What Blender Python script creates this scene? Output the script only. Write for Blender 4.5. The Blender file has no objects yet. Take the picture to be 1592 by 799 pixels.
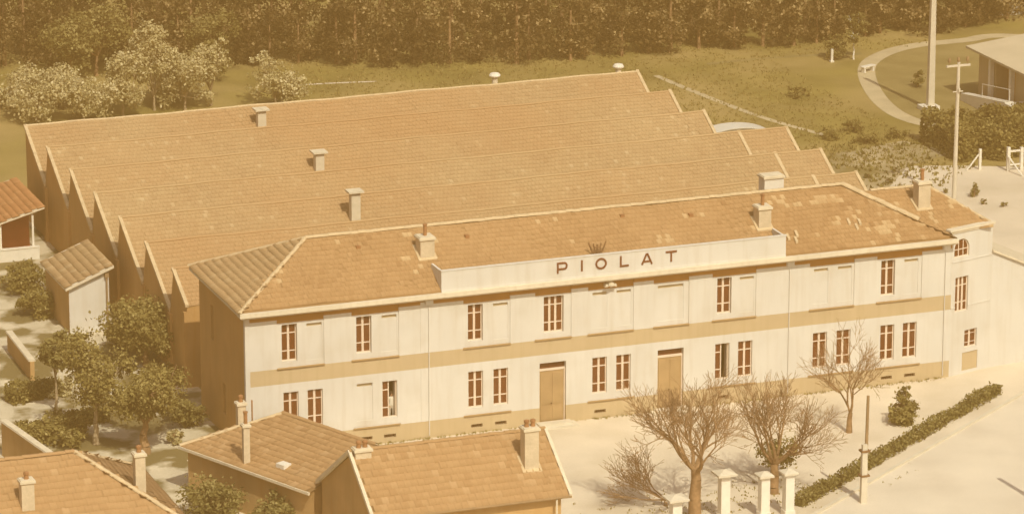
import bpy, bmesh, math, random
import numpy as np
from mathutils import Vector, Matrix
R = math.radians
scene = bpy.context.scene
C = bpy.context.collection

# ------------------------------------------------------------------ camera
CAM = np.array([-59.313, -200.4417, 71.5897]); F = 6589.82; YAW = .3535; PIT = .2830
cd = bpy.data.cameras.new('camera'); cam = bpy.data.objects.new('camera', cd); C.objects.link(cam)
cam.location = CAM.tolist(); cam.rotation_euler = (math.pi / 2 - PIT, 0, -YAW)
cd.sensor_fit = 'HORIZONTAL'; cd.sensor_width = 36; cd.lens = F * 36 / 1592
cd.clip_start = 1; cd.clip_end = 3000
scene.camera = cam
# ------------------------------------------------------------------ world, sun, exposure
SUN = Vector((.05, -1, 0)).normalized() * math.cos(R(49)) + Vector((0, 0, math.sin(R(49))))
w = bpy.data.worlds.new('World'); scene.world = w; w.use_nodes = True
nt = w.node_tree; nt.nodes.clear()
sky = nt.nodes.new('ShaderNodeTexSky'); sky.sky_type = 'NISHITA'; sky.sun_disc = False
sky.sun_elevation = R(49); sky.sun_rotation = math.atan2(SUN.x, SUN.y)
sky.dust_density = 5.0; sky.air_density = 1.0; sky.ozone_density = 0.3
bg = nt.nodes.new('ShaderNodeBackground'); bg.inputs[1].default_value = .10
wo = nt.nodes.new('ShaderNodeOutputWorld')
nt.links.new(sky.outputs[0], bg.inputs[0]); nt.links.new(bg.outputs[0], wo.inputs[0])
sl = bpy.data.lights.new('sun', 'SUN'); sl.energy = 4.0; sl.angle = R(.6); sl.color = (1, .90, .74)
so = bpy.data.objects.new('sun', sl); C.objects.link(so); so.location = (0, -60, 120)
so.rotation_euler = SUN.to_track_quat('Z', 'Y').to_euler()
vs = scene.view_settings
vs.view_transform = 'Standard'; vs.look = 'None'; vs.gamma = 1; vs.use_curve_mapping = False
vs.exposure = 0.30
vs.use_white_balance = True; vs.white_balance_temperature = 6600; vs.white_balance_tint = 0

# ------------------------------------------------------------------ helpers
rng = random.Random(7)
FW = np.array([math.sin(YAW) * math.cos(PIT), math.cos(YAW) * math.cos(PIT), -math.sin(PIT)])
RT = np.array([math.cos(YAW), -math.sin(YAW), 0]); UP = np.cross(RT, FW)
def G(px, py, z=0.0):                       # survey helper: picture point -> place on the level z
    d = FW + RT * (px - 796) / F - UP * (py - 399.5) / F
    p = CAM + d * (z - CAM[2]) / d[2]
    return (float(p[0]), float(p[1]))

def mat(name, col, rough=.85, var=.12, scale=1.2, bump=0., bscale=30., streak=None, fine=0., spec=.25, patch=None, attr=None):
    m = bpy.data.materials.new(name); m.use_nodes = True; t = m.node_tree; n = t.nodes; l = t.links
    b = n['Principled BSDF']; b.inputs['Roughness'].default_value = rough
    b.inputs['Specular IOR Level'].default_value = spec
    geo = n.new('ShaderNodeNewGeometry'); pos = geo.outputs['Position']
    def noise(sc, det=4, vec=None):
        x = n.new('ShaderNodeTexNoise'); x.inputs['Scale'].default_value = sc; x.inputs['Detail'].default_value = det
        l.new(vec or pos, x.inputs['Vector']); return x.outputs['Fac']
    def mixc(fac, a, bb, mode='MIX'):
        x = n.new('ShaderNodeMix'); x.data_type = 'RGBA'; x.blend_type = mode
        for s, v in ((x.inputs[0], fac), (x.inputs[6], a), (x.inputs[7], bb)):
            if isinstance(v, (int, float)): s.default_value = v
            elif isinstance(v, tuple): s.default_value = (*v, 1)
            else: l.new(v, s)
        return x.outputs[2]
    def ramp(f, a, bb):
        x = n.new('ShaderNodeMapRange'); l.new(f, x.inputs[0]); x.inputs[1].default_value = a; x.inputs[2].default_value = bb
        return x.outputs[0]
    dark = tuple(c * (1 - var) for c in col); light = tuple(min(.95, c * (1 + var)) for c in col)
    out = mixc(ramp(noise(scale), .3, .7), dark, light)
    if attr:                                 # per-piece colour of the thing itself
        a = n.new('ShaderNodeAttribute'); a.attribute_name = 'tint'
        cr = n.new('ShaderNodeValToRGB'); l.new(a.outputs['Fac'], cr.inputs[0])
        e = cr.color_ramp.elements; e[0].color = (*attr[0], 1); e[1].color = (*attr[-1], 1)
        for i, c in enumerate(attr[1:-1]):
            q = e.new((i + 1) / (len(attr) - 1)); q.color = (*c, 1)
        out = mixc(.12, cr.outputs[0], out) if var < .5 else mixc(.3, cr.outputs[0], out)
    if patch:                                # (colour, scale, lo, hi, strength)
        out = mixc(ramp(noise(patch[1], 6), patch[2], patch[3]), out, patch[0]) if len(patch) < 5 else \
              mixc(mixv(n, l, ramp(noise(patch[1], 6), patch[2], patch[3]), patch[4]), out, patch[0])
    if streak:
        mp = n.new('ShaderNodeMapping'); mp.inputs['Scale'].default_value = (2.2, 2.2, .18); l.new(pos, mp.inputs[0])
        out = mixc(mixv(n, l, ramp(noise(1.6, 5, mp.outputs[0]), .48, .75), .45), out, streak)
    if fine:
        out = mixc(mixv(n, l, ramp(noise(9., 6), .45, .8), fine), out, tuple(c * .5 for c in col))
    l.new(out, b.inputs['Base Color'])
    if bump:
        bp = n.new('ShaderNodeBump'); bp.inputs['Strength'].default_value = bump; bp.inputs['Distance'].default_value = .05
        l.new(noise(bscale, 5), bp.inputs['Height']); l.new(bp.outputs[0], b.inputs['Normal'])
    return m
def mixv(n, l, f, k):
    x = n.new('ShaderNodeMath'); x.operation = 'MULTIPLY'; l.new(f, x.inputs[0]); x.inputs[1].default_value = k
    return x.outputs[0]

def leafmat(name, cols):
    m = bpy.data.materials.new(name); m.use_nodes = True; t = m.node_tree; n = t.nodes; l = t.links
    b = n['Principled BSDF']; b.inputs['Roughness'].default_value = .7; b.inputs['Specular IOR Level'].default_value = .2
    a = n.new('ShaderNodeAttribute'); a.attribute_name = 'tint'
    cr = n.new('ShaderNodeValToRGB'); l.new(a.outputs['Fac'], cr.inputs[0])
    e = cr.color_ramp.elements; e[0].color = (*cols[0], 1); e[1].color = (*cols[-1], 1)
    for i, c in enumerate(cols[1:-1]):
        q = e.new((i + 1) / (len(cols) - 1)); q.color = (*c, 1)
    l.new(cr.outputs[0], b.inputs['Base Color'])
    tr = n.new('ShaderNodeBsdfTranslucent'); l.new(cr.outputs[0], tr.inputs[0])
    mx = n.new('ShaderNodeMixShader'); mx.inputs[0].default_value = .25
    l.new(b.outputs[0], mx.inputs[1]); l.new(tr.outputs[0], mx.inputs[2])
    l.new(mx.outputs[0], n['Material Output'].inputs[0])
    return m

M = {}
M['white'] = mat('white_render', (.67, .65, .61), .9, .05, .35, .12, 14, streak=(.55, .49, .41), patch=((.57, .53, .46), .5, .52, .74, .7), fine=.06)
M['band'] = mat('ochre_band', (.52, .41, .26), .9, .05, .6, .12, 14, streak=(.42, .32, .18))
M['cornice_shade'] = mat('cornice_shade_paint', (.42, .21, .065), .9, .1, .8, .1, 14, streak=(.38, .18, .05))  # the cornice's cast shadow, painted on the wall in brown
M['gable'] = mat('shade_brown_roughcast', (.52, .31, .135), .95, .10, .5, .3, 9, streak=(.46, .23, .06))  # red-brown of the walls' shaded side is put into this colour
M['housewall'] = mat('house_roughcast', (.50, .32, .15), .95, .12, .6, .3, 9, streak=(.45, .23, .07))
M['redwall'] = mat('red_boards', (.36, .10, .05), .9, .15, 1.)
M['trim'] = mat('stone_trim', (.70, .62, .48), .85, .08, 2., .1, 20, fine=.25)
M['cornice'] = mat('painted_cornice', (.72, .65, .52), .85, .06, 1., .1, 20, streak=(.55, .46, .33))
M['sill'] = mat('sill_shade_brown', (.40, .27, .14), .9, .08, 2.)  # dark brown puts the shadow line under the sills into their colour
M['frame'] = mat('window_paint', (.74, .62, .50), .6, .05, 3.)
M['door'] = mat('door_paint', (.42, .285, .15), .7, .12, 1.5, .1, 12, streak=(.36, .25, .12))
M['dark'] = mat('dark_void', (.09, .05, .025), .95, .1)
M['inside'] = mat('interior_plaster', (.42, .22, .10), .95, .1)
M['letter'] = mat('letter_paint', (.17, .055, .025), .6, .1)
M['emblem'] = mat('rusty_iron', (.22, .12, .06), .8, .2, 6)
M['chimney'] = mat('chimney_render', (.62, .52, .38), .9, .10, 2.5, .2, 14, fine=.3)
M['cap'] = mat('chimney_cap', (.68, .60, .46), .9, .08, 3.)
M['pot'] = mat('clay_pot', (.34, .17, .08), .85, .15, 4.)
M['vent'] = mat('cement_pipe', (.66, .58, .45), .85, .08, 3.)
M['wood'] = mat('weathered_wood', (.30, .20, .11), .9, .15, 3., .1, 20)
M['concrete'] = mat('pale_concrete', (.66, .60, .49), .85, .07, 2., .1, 20, fine=.2)
M['whitepaint'] = mat('white_paint', (.78, .74, .66), .7, .05, 2., fine=.15)
M['metalroof'] = mat('pale_metal', (.68, .66, .60), .5, .04, 1.)
M['villaroof'] = mat('pale_roof_sheet', (.60, .52, .38), .8, .06, .6)
M['bark'] = mat('bark', (.31, .19, .10), .95, .25, 5., .4, 18)
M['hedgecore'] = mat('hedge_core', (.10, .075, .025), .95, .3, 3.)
M['bark2'] = mat('pale_bark', (.40, .31, .2), .95, .25, 5.)
M['curtain'] = mat('curtain_red', (.46, .13, .06), .9, .1)
M['curtainw'] = mat('curtain_white', (.62, .54, .42), .9, .1)
M['skin'] = mat('skin', (.50, .30, .19), .6, .03)
M['shirt'] = mat('white_shirt', (.74, .70, .60), .9, .05)
M['trousers'] = mat('pale_trousers', (.60, .54, .44), .9, .05)
M['hair'] = mat('dark_hair', (.06, .035, .02), .8, .1)
TILE = [(.37, .25, .14), (.41, .285, .162), (.44, .315, .18), (.47, .34, .196), (.54, .42, .26)]
M['tile'] = mat('clay_tile', (.43, .27, .13), .9, .2, .35, attr=TILE, patch=((.42, .255, .13), .07, .40, .66, .8), fine=.3)
M['tile2'] = mat('clay_tile_office', (.40, .24, .11), .9, .25, .5, attr=[(.30, .175, .085), (.36, .22, .11), (.40, .25, .128), (.43, .275, .145), (.54, .39, .225)], fine=.22)
M['tile3'] = mat('clay_tile_house', (.42, .26, .125), .9, .2, .5, attr=[(.35, .21, .105), (.39, .24, .122), (.42, .265, .138), (.46, .30, .165)], fine=.2)
M['tilered'] = mat('red_clay_tile', (.46, .22, .10), .9, .2, .5, attr=[(.40, .19, .085), (.46, .23, .105), (.50, .27, .13)], fine=.2)
M['ridge'] = mat('mortared_ridge', (.60, .47, .30), .9, .12, 3., fine=.25)
M['deck'] = mat('roof_deck', (.28, .17, .08), .95, .1)
M['grass'] = mat('field_grass', (.25, .20, .06), .95, .25, .25, .5, 6, patch=((.40, .30, .13), .11, .42, .66, .95), fine=.5)
M['lawn'] = mat('pale_lawn', (.27, .215, .09), .95, .15, .5, .4, 8, patch=((.34, .27, .13), .25, .5, .75, .7), fine=.35)
M['gravel'] = mat('pale_gravel', (.70, .615, .495), .95, .09, .3, .3, 25, patch=((.54, .46, .34), .22, .48, .75, .75), fine=.22)
M['road'] = mat('dusty_road', (.71, .64, .535), .95, .07, .25, .15, 30, patch=((.57, .50, .41), .3, .46, .8, .75), fine=.16)
M['soil'] = mat('garden_soil', (.62, .55, .42), .95, .15, .5, .4, 10, patch=((.17, .13, .045), .34, .45, .54, .95), fine=.3)
M['rough'] = mat('rough_ground', (.48, .40, .26), .95, .2, .4, .4, 10, patch=((.21, .165, .06), .2, .44, .6, .95), fine=.4)
gm = bpy.data.materials.new('window_glass'); gm.use_nodes = True
t_ = gm.node_tree; b_ = t_.nodes['Principled BSDF']; b_.inputs['Base Color'].default_value = (.24, .085, .035, 1); b_.inputs['Roughness'].default_value = .12
tp = t_.nodes.new('ShaderNodeBsdfTransparent'); tp.inputs[0].default_value = (.8, .6, .45, 1)
mx_ = t_.nodes.new('ShaderNodeMixShader'); mx_.inputs[0].default_value = .5
t_.links.new(tp.outputs[0], mx_.inputs[1]); t_.links.new(b_.outputs[0], mx_.inputs[2]); t_.links.new(mx_.outputs[0], t_.nodes['Material Output'].inputs[0])
M['glass'] = gm
L_DARK = leafmat('leaf_wood', [(.055, .035, .012), (.10, .066, .022), (.17, .112, .042), (.46, .34, .17)])  # palest step paints the sunlit tips of the wood
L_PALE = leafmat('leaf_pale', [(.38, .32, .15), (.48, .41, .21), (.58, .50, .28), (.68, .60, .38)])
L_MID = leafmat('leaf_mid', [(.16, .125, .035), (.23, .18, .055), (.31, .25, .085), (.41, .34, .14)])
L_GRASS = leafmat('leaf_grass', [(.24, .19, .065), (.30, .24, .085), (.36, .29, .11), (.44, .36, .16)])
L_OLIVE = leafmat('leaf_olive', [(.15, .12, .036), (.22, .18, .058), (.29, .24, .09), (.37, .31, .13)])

class MB:
    def __init__(s): s.v = []; s.f = []; s.m = []; s.t = []
    def poly(s, pts, mi=0, tint=0.5):
        k = len(s.v); s.v += [tuple(p) for p in pts]; s.f.append(tuple(range(k, k + len(pts)))); s.m.append(mi); s.t.append(tint)
    def hexa(s, p, mi=0, tint=.5):           # 8 points: bottom ring, top ring
        k = len(s.v); s.v += [tuple(q) for q in p]
        for f in ((3, 2, 1, 0), (4, 5, 6, 7), (0, 1, 5, 4), (1, 2, 6, 5), (2, 3, 7, 6), (3, 0, 4, 7)):
            s.f.append(tuple(k + i for i in f)); s.m.append(mi); s.t.append(tint)
    def box(s, x0, x1, y0, y1, z0, z1, mi=0, tint=.5):
        s.hexa([(x0, y0, z0), (x1, y0, z0), (x1, y1, z0), (x0, y1, z0), (x0, y0, z1), (x1, y0, z1), (x1, y1, z1), (x0, y1, z1)], mi, tint)
    def prism(s, pts, z0, z1, mi=0):         # pts ccw seen from above
        n = len(pts); k = len(s.v)
        s.v += [(p[0], p[1], z0) for p in pts] + [(p[0], p[1], z1) for p in pts]
        s.f.append(tuple(range(k + n - 1, k - 1, -1))); s.f.append(tuple(range(k + n, k + 2 * n))); s.m += [mi, mi]; s.t += [.5, .5]
        for i in range(n):
            j = (i + 1) % n; s.f.append((k + i, k + j, k + n + j, k + n + i)); s.m.append(mi); s.t.append(.5)
    def tube(s, a, b, ra, rb, n=6, cap=True, mi=0, tint=.5):
        a = Vector(a); b = Vector(b); d = (b - a)
        if d.length < 1e-6: return
        d.normalize(); x = d.orthogonal().normalized(); y = d.cross(x); k = len(s.v)
        for c, r in ((a, ra), (b, rb)):
            for i in range(n):
                q = 2 * math.pi * i / n; s.v.append(tuple(c + (x * math.cos(q) + y * math.sin(q)) * r))
        for i in range(n):
            j = (i + 1) % n; s.f.append((k + i, k + j, k + n + j, k + n + i)); s.m.append(mi); s.t.append(tint)
        if cap:
            s.f.append(tuple(range(k + n - 1, k - 1, -1))); s.f.append(tuple(range(k + n, k + 2 * n))); s.m += [mi, mi]; s.t += [tint, tint]
    def lathe(s, prof, c=(0, 0, 0), n=12, mi=0):
        k = len(s.v)
        for r, z in prof:
            for i in range(n):
                q = 2 * math.pi * i / n; s.v.append((c[0] + r * math.cos(q), c[1] + r * math.sin(q), c[2] + z))
        for p in range(len(prof) - 1):
            for i in range(n):
                j = (i + 1) % n; s.f.append((k + p * n + i, k + p * n + j, k + p * n + n + j, k + p * n + n + i)); s.m.append(mi); s.t.append(.5)
        s.f.append(tuple(range(k + n - 1, k - 1, -1))); s.f.append(tuple(range(k + (len(prof) - 1) * n, k + len(prof) * n))); s.m += [mi, mi]; s.t += [.5, .5]
    def mesh(s, name, mats, tint=False, smooth=False):
        me = bpy.data.meshes.new(name); me.from_pydata(s.v, [], s.f)
        for x in (mats if isinstance(mats, (list, tuple)) else [mats]):
            if x: me.materials.append(x)
        me.polygons.foreach_set('material_index', s.m)
        if tint:
            a = me.attributes.new('tint', 'FLOAT', 'FACE'); a.data.foreach_set('value', s.t)
        if smooth: me.polygons.foreach_set('use_smooth', [True] * len(s.f))
        me.update(); return me
    def build(s, name, mats, parent=None, **k):
        return link(name, s.mesh(name, mats, **k), parent)
def link(name, me, parent=None, loc=None, mtx=None):
    o = bpy.data.objects.new(name, me); C.objects.link(o)
    if parent: o.parent = parent
    if loc is not None: o.location = loc
    if mtx is not None: o.matrix_local = mtx
    return o
def thing(name, label, cat, loc=(0, 0, 0), rz=0, group=None):
    o = bpy.data.objects.new(name, None); C.objects.link(o); o.location = loc; o.rotation_euler = (0, 0, rz)
    o.empty_display_size = .3; o['label'] = label; o['category'] = cat
    if group: o['group'] = group
    return o
def tag(o, label, cat, group=None):
    o['label'] = label; o['category'] = cat
    if group: o['group'] = group
    return o
def struct(o): o['kind'] = 'structure'; return o
def npmesh(name, V, Fq, material, tint=None):
    me = bpy.data.meshes.new(name); nv = len(V); nf = len(Fq); k = Fq.shape[1]
    me.vertices.add(nv); me.vertices.foreach_set('co', V.astype(np.float32).ravel())
    me.loops.add(nf * k); me.loops.foreach_set('vertex_index', Fq.astype(np.int32).ravel())
    me.polygons.add(nf); me.polygons.foreach_set('loop_start', np.arange(0, nf * k, k, dtype=np.int32))
    me.materials.append(material)
    if tint is not None:
        a = me.attributes.new('tint', 'FLOAT', 'FACE'); a.data.foreach_set('value', tint.astype(np.float32))
    me.update(calc_edges=True); me.validate(); return me
nrg = np.random.default_rng(11)

# ---- roof tiles: cross-section with a raised roll, laid in courses up a slope
def tile_shape(wd, ln, h=.022):
    u = np.array([0, .12, .24, .34, 1.0]) * wd; hh = np.array([.35, 1, 1, .3, .3]) * h
    V = []
    for v, lift in ((0, .03), (ln * 1.12, 0.0)):
        for a, b in zip(u, hh): V.append((a, v, b + lift))
    for a in u: V.append((a, 0, -.02))
    Fq = []
    for i in range(4): Fq.append((i, i + 1, 6 + i, 5 + i))
    for i in range(4): Fq.append((10 + i, 11 + i, i + 1, i))
    return np.array(V), np.array(Fq)
def tile_field(O, U, V, ulen, vlen, wd, ln, inside=None, skip=None):
    """list of tile places (origin, u, v, n) covering a slope; O lower-left, U along the eave, V up the slope"""
    O, U, V = Vector(O), Vector(U).normalized(), Vector(V).normalized(); N = U.cross(V); out = []
    nv = max(1, round(vlen / ln)); lv = vlen / nv
    for j in range(nv):
        off = (j % 2) * wd * .5
        for i in range(-1, int(ulen / wd) + 1):
            u = i * wd + off; v = j * lv
            if u < -.01 or u + wd > ulen + .12: continue
            c = O + U * (u + wd / 2) + V * (v + ln / 2)
            if inside and not inside(c.x, c.y, c.z): continue
            out.append(O + U * u + V * v)
    return out, U, V, N
def tile_mass(name, field, wd, ln, material, parent, odd=.06, tmap=None, roll=.022):
    pos, U, V, N = field
    if not pos: return None
    tv, tf = tile_shape(wd, ln, roll); k = len(pos)
    B = np.array([list(U), list(V), list(N)])
    P = np.array([list(p) for p in pos])
    jit = nrg.normal(0, 1, (k, 3)) * np.array([.004, .010, .004])
    L = tv[None] + jit[:, None, :]
    L[:, :, 2] += tv[None, :, 0] * nrg.normal(0, .018, (k, 1))
    W_ = L @ B + P[:, None, :]
    tint = np.clip(nrg.normal(.42, .10, k), 0, .78); W_[:, :, 2] += (.022 * np.sin(P[:, 0] * .55 + P[:, 1] * .9) + .015 * np.sin(P[:, 0] * 1.7 + 1.3))[:, None]
    tint[nrg.random(k) < odd] = .98
    if tmap is not None: tint = np.clip(tint + tmap(P), 0, 1)
    Fq = (tf[None] + (np.arange(k) * len(tv))[:, None, None]).reshape(-1, 4)
    me = npmesh(name, W_.reshape(-1, 3), Fq, material, np.repeat(tint, len(tf)))
    o = link(name, me, parent); o['kind'] = 'stuff'; return o
def tile_parts(field, wd, ln, material, parent, limit=300, roll=.03):
    """the nearest pieces as single parts, the rest as one part"""
    pos, U, V, N = field
    dist = [(Vector(CAM) - p).length for p in pos]
    order = sorted(range(len(pos)), key=lambda i: dist[i])
    inf = [i for i in order]
    one, rest = inf[:limit], inf[limit:]
    tv, tf = tile_shape(wd, ln, roll)
    meshes = [npmesh('roof_tile', tv, tf, material, np.full(len(tf), t)) for t in (.1, .3, .42, .5, .65, .8, 1.)]
    m = Matrix.Identity(4)
    for c, a in enumerate((U, V, N)):
        for r in range(3): m[r][c] = a[r]
    for i in one:
        q = m.copy(); p = pos[i] + N * rng.gauss(0, .004) + V * rng.gauss(0, .008)
        q.translation = p
        link('roof_tile', meshes[rng.choice((0, 1, 1, 2, 2, 2, 3, 3, 3, 4, 4, 5, 6))], parent, mtx=q @ Matrix.Rotation(rng.gauss(0, .012), 4, 'Y'))
    if rest: tile_mass('roof_tiles', ([pos[i] for i in rest], U, V, N), wd, ln, material, parent, odd=.03)
_ridge = {}
def ridge_run(a, b, parent, r=.14, ln=.42, material=None):
    """half-round ridge tiles laid one by one from a to b"""
    a, b = Vector(a), Vector(b); d = b - a; n = max(1, round(d.length / ln)); st = d.length / n; d.normalize()
    key = (round(st, 3), r, material)
    if key not in _ridge:
        mb = MB(); k = 6
        for s in range(k):
            q0, q1 = math.pi * s / k, math.pi * (s + 1) / k
            for (ra, rb, x0, x1) in ((r * 1.06, r * .94, -.02, st),):
                p = lambda q, rr, x: (x, rr * math.cos(q), rr * .8 * math.sin(q) - .02)
                mb.poly([p(q0, ra, x0), p(q0, rb, x1), p(q1, rb, x1), p(q1, ra, x0)])
        mb.poly([(-.02, r * 1.06 * math.cos(math.pi * s / k), r * .85 * math.sin(math.pi * s / k) - .02) for s in range(k, -1, -1)])
        _ridge[key] = mb.mesh('ridge_tile', material or M['ridge'], tint=True)
    up = Vector((0, 0, 1)); y = up.cross(d).normalized(); z = d.cross(y)
    m = Matrix.Identity(4)
    for c, ax in enumerate((d, y, z)):
        for rr in range(3): m[rr][c] = ax[rr]
    for i in range(n):
        q = m.copy(); q.translation = a + d * (i * st) + Vector((0, 0, rng.gauss(0, .008)))
        link('ridge_tile', _ridge[key], parent, mtx=q @ Matrix.Rotation(rng.gauss(0, .02), 4, 'Z'))

# ---- facade skin: rectangles with their own depth and material, with real reveals
def relief(x0, x1, z0, z1, rects, base_mi=0):
    xs = sorted({x0, x1, *[r[0] for r in rects], *[r[1] for r in rects]}); zs = sorted({z0, z1, *[r[2] for r in rects], *[r[3] for r in rects]})
    xs = [x for x in xs if x0 <= x <= x1]; zs = [z for z in zs if z0 <= z <= z1]
    nx, nz = len(xs) - 1, len(zs) - 1; D = np.zeros((nx, nz)); H = np.zeros((nx, nz), bool); K = np.full((nx, nz), base_mi)
    for i in range(nx):
        for j in range(nz):
            cx, cz = (xs[i] + xs[i + 1]) / 2, (zs[j] + zs[j + 1]) / 2
            for r in rects:
                if r[0] < cx < r[1] and r[2] < cz < r[3]:
                    if r[4] is not None: D[i, j] = r[4]; H[i, j] = r[5]
                    if r[6] is not None: K[i, j] = r[6]
    mb = MB()
    for i in range(nx):
        for j in range(nz):
            a, b, c, d, y = xs[i], xs[i + 1], zs[j], zs[j + 1], D[i, j]
            if not H[i, j]: mb.poly([(a, y, c), (b, y, c), (b, y, d), (a, y, d)], int(K[i, j]))
            for di, dj in ((1, 0), (0, 1)):
                p, q = i + di, j + dj
                if p < nx and q < nz and abs(D[p, q] - y) > 1e-6:
                    k = int(K[i, j] if y < D[p, q] else K[p, q]); y2 = D[p, q]
                    if di: mb.poly([(b, y, c), (b, y2, c), (b, y2, d), (b, y, d)], k)
                    else: mb.poly([(a, y, d), (b, y, d), (b, y2, d), (a, y2, d)], k)
    return mb

# ------------------------------------------------------------------ ground and roads
def sheet(name, pts, z, m):
    mb = MB(); mb.poly([(p[0], p[1], z) for p in pts]); return struct(mb.build(name, m))
gb = MB(); n_ = 40
for i in range(n_):
    for j in range(n_):
        s = 900 / n_; gb.poly([(-400 + i * s, -350 + j * s, 0), (-400 + (i + 1) * s, -350 + j * s, 0), (-400 + (i + 1) * s, -350 + (j + 1) * s, 0), (-400 + i * s, -350 + (j + 1) * s, 0)])
struct(gb.build('ground', M['grass']))
sheet('factory_yard', [(-3, -34), (14, -34), (24.0, -17.4), (41.9, -4.1), (47, -.3), (47, 1), (0, 1), (-3, 1)], .004, M['gravel'])
sheet('garden_ground', [(-40, -34), (-3, -34), (-3, 1), (1, 1), (1, 49), (-6, 60), (-40, 60)], .008, M['soil'])
sheet('side_yard', [(43.2, 1), (47, 1), (80, 12), (80, 37), (66, 38), (60.5, 40.5), (57.5, 41.5), (52, 37.5), (46, 33), (43.2, 24)], .004, M['gravel'])
sheet('rough_verge', [(44, 24), (57.5, 41.5), (62, 43.5), (60, 47.5), (54, 46), (50, 43), (46, 40), (42, 38), (42, 26)], .008, M['rough'])
dv = Vector((17.49, 13.04, 0)).normalized(); pv = Vector((dv.y, -dv.x, 0)); h0 = Vector((24.23, -16.53, 0))
def hp(t, o, z=0): q = h0 + dv * t + pv * o; return (q.x, q.y, z)
sheet('road', [hp(-40, 1.25)[:2], hp(-40, 16)[:2], hp(60, 16)[:2], hp(60, 1.25)[:2]], .012, M['road'])
sheet('pavement', [hp(-2.2, .3)[:2], hp(-2.2, 1.05)[:2], hp(60, 1.05)[:2], hp(60, .3)[:2]], .016, M['gravel'])
kb = MB()
p = [hp(-2.2, 1.05), hp(-2.2, 1.25), hp(60, 1.25), hp(60, 1.05)]
kb.hexa([(a[0], a[1], -.05) for a in p] + [(a[0], a[1], .12) for a in p]); struct(kb.build('kerb', M['concrete']))
def strip(name, pts, wd, z, m):
    mb = MB(); L_ = []
    for i, q in enumerate(pts):
        a = Vector(pts[max(0, i - 1)]); b = Vector(pts[min(len(pts) - 1, i + 1)]); d = (b - a).normalized(); nn = Vector((-d.y, d.x)); ww = wd if not isinstance(wd, list) else wd[i]
        L_.append((Vector(q) + nn * ww / 2, Vector(q) - nn * ww / 2))
    for i in range(len(L_) - 1):
        a, b = L_[i], L_[i + 1]; mb.poly([(a[0].x, a[0].y, z), (a[1].x, a[1].y, z), (b[1].x, b[1].y, z), (b[0].x, b[0].y, z)])
    return struct(mb.build(name, m))
def smooth(pts, k=4):
    out = []; n = len(pts)
    for i in range(n - 1):
        p0, p1, p2, p3 = (Vector(pts[max(0, i - 1)]), Vector(pts[i]), Vector(pts[i + 1]), Vector(pts[min(n - 1, i + 2)]))
        for j in range(k):
            t = j / k; out.append(tuple(.5 * ((2 * p1) + (p2 - p0) * t + (2 * p0 - 5 * p1 + 4 * p2 - p3) * t * t + (3 * p1 - p0 - 3 * p2 + p3) * t ** 3)))
    out.append(tuple(pts[-1])); return out
ring = [(86, 68), G(1560, 56), G(1500, 63), G(1430, 70), G(1385, 80), G(1355, 95), G(1347, 112), G(1354, 135), G(1372, 160), G(1400, 180), G(1440, 193), G(1480, 197)]
sheet('front_lawn', smooth(ring, 5) + [(68, 44), (86, 44)], .004, M['lawn'])
M['drive'] = mat('drive_dirt', (.52, .44, .29), .95, .12, .6, .2, 15, fine=.25)
strip('curved_drive', smooth(ring, 6), 1.25, .010, M['drive'])
strip('field_track', smooth([G(1020, 118), G(1060, 135), G(1110, 155), G(1160, 174), G(1215, 192), G(1300, 215)], 3), .5, .006, M['drive'])
strip('field_path', smooth([G(1100, 100), G(1180, 92), G(1270, 86), G(1340, 84)], 3), .6, .006, M['lawn'])
strip('garden_track', [G(440, 134), G(510, 130), G(585, 127)], .3, .006, M['gravel'])

# ------------------------------------------------------------------ the office block along the yard
office = thing('factory_office', 'long two-storey white factory office with hipped tile roof and a lettered sign board', 'building')
XE = 40.3; YB = 8.5; EZ = 8.0; RZ = 10.37; RY = 4.09; RX0, RX1 = 4.6, 35.5; OV = .42
UPW = [1.97, 6.03, 12.2, 26.4, 36.07]; UPB = [3.31, 7.41, 13.6, 19.21, 20.58, 27.7, 32.06, 33.47, 37.44]
LOW = [1.99, 3.31, 7.41, 12.19, 13.6, 19.21, 20.58, 26.31, 27.65, 32.06, 33.47, 36.09, 37.44]
BAYS = [(1.7, 4.25), (5.76, 8.35), (11.93, 14.55), (15.95, 18.0), (18.95, 21.55), (22.7, 24.75), (26.1, 28.65), (31.8, 34.45), (35.8, 38.5)]
WW, WH = .83, 2.02
UZ, LZ = 5.04, 1.38
rc = [(0, XE, 0, .95, None, False, 1), (0, XE, 3.88, 4.72, None, False, 1)]
rc.append((0, XE, 7.36, EZ - .1, None, False, 3))  # painted shadow strip on the piers; it steps lower in the bays
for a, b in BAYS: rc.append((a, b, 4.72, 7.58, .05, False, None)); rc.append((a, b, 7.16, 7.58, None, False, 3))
for x in UPW: rc.append((x, x + WW, UZ, UZ + WH, .36, True, None))
rc.append((16.46, 17.58, UZ, UZ + WH, .36, True, None))
for x in UPB: rc += [(x, x + .85, UZ - .02, UZ + WH - .06, .075, False, None), (x + .02, x + .83, UZ + WH - .24, UZ + WH - .06, .17, False, 1)]  # slot over each blind window: recess shadow also painted in tan
rc += [(22.95, 24.45, UZ - .02, UZ + WH - .06, .075, False, None), (22.97, 24.43, UZ + WH - .24, UZ + WH - .06, .17, False, 1)]
rc += [(6.0, 6.88, LZ, LZ + WH + .02, .03, False, None), (6.02, 6.86, LZ + WH - .16, LZ + WH + .02, .13, False, 1)]
for x in LOW: rc.append((x, x + WW, LZ, LZ + WH, .24, True, None))
for x in (16.21, 22.97): rc.append((x, x + 1.5, .02, 3.42, .30, True, None))
VEN = [6.2, 7.5, 12.35, 13.7, 19.35, 26.5, 36.2, 37.6]
for x in VEN: rc.append((x, x + .64, .28, .47, .18, False, 2))
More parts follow.
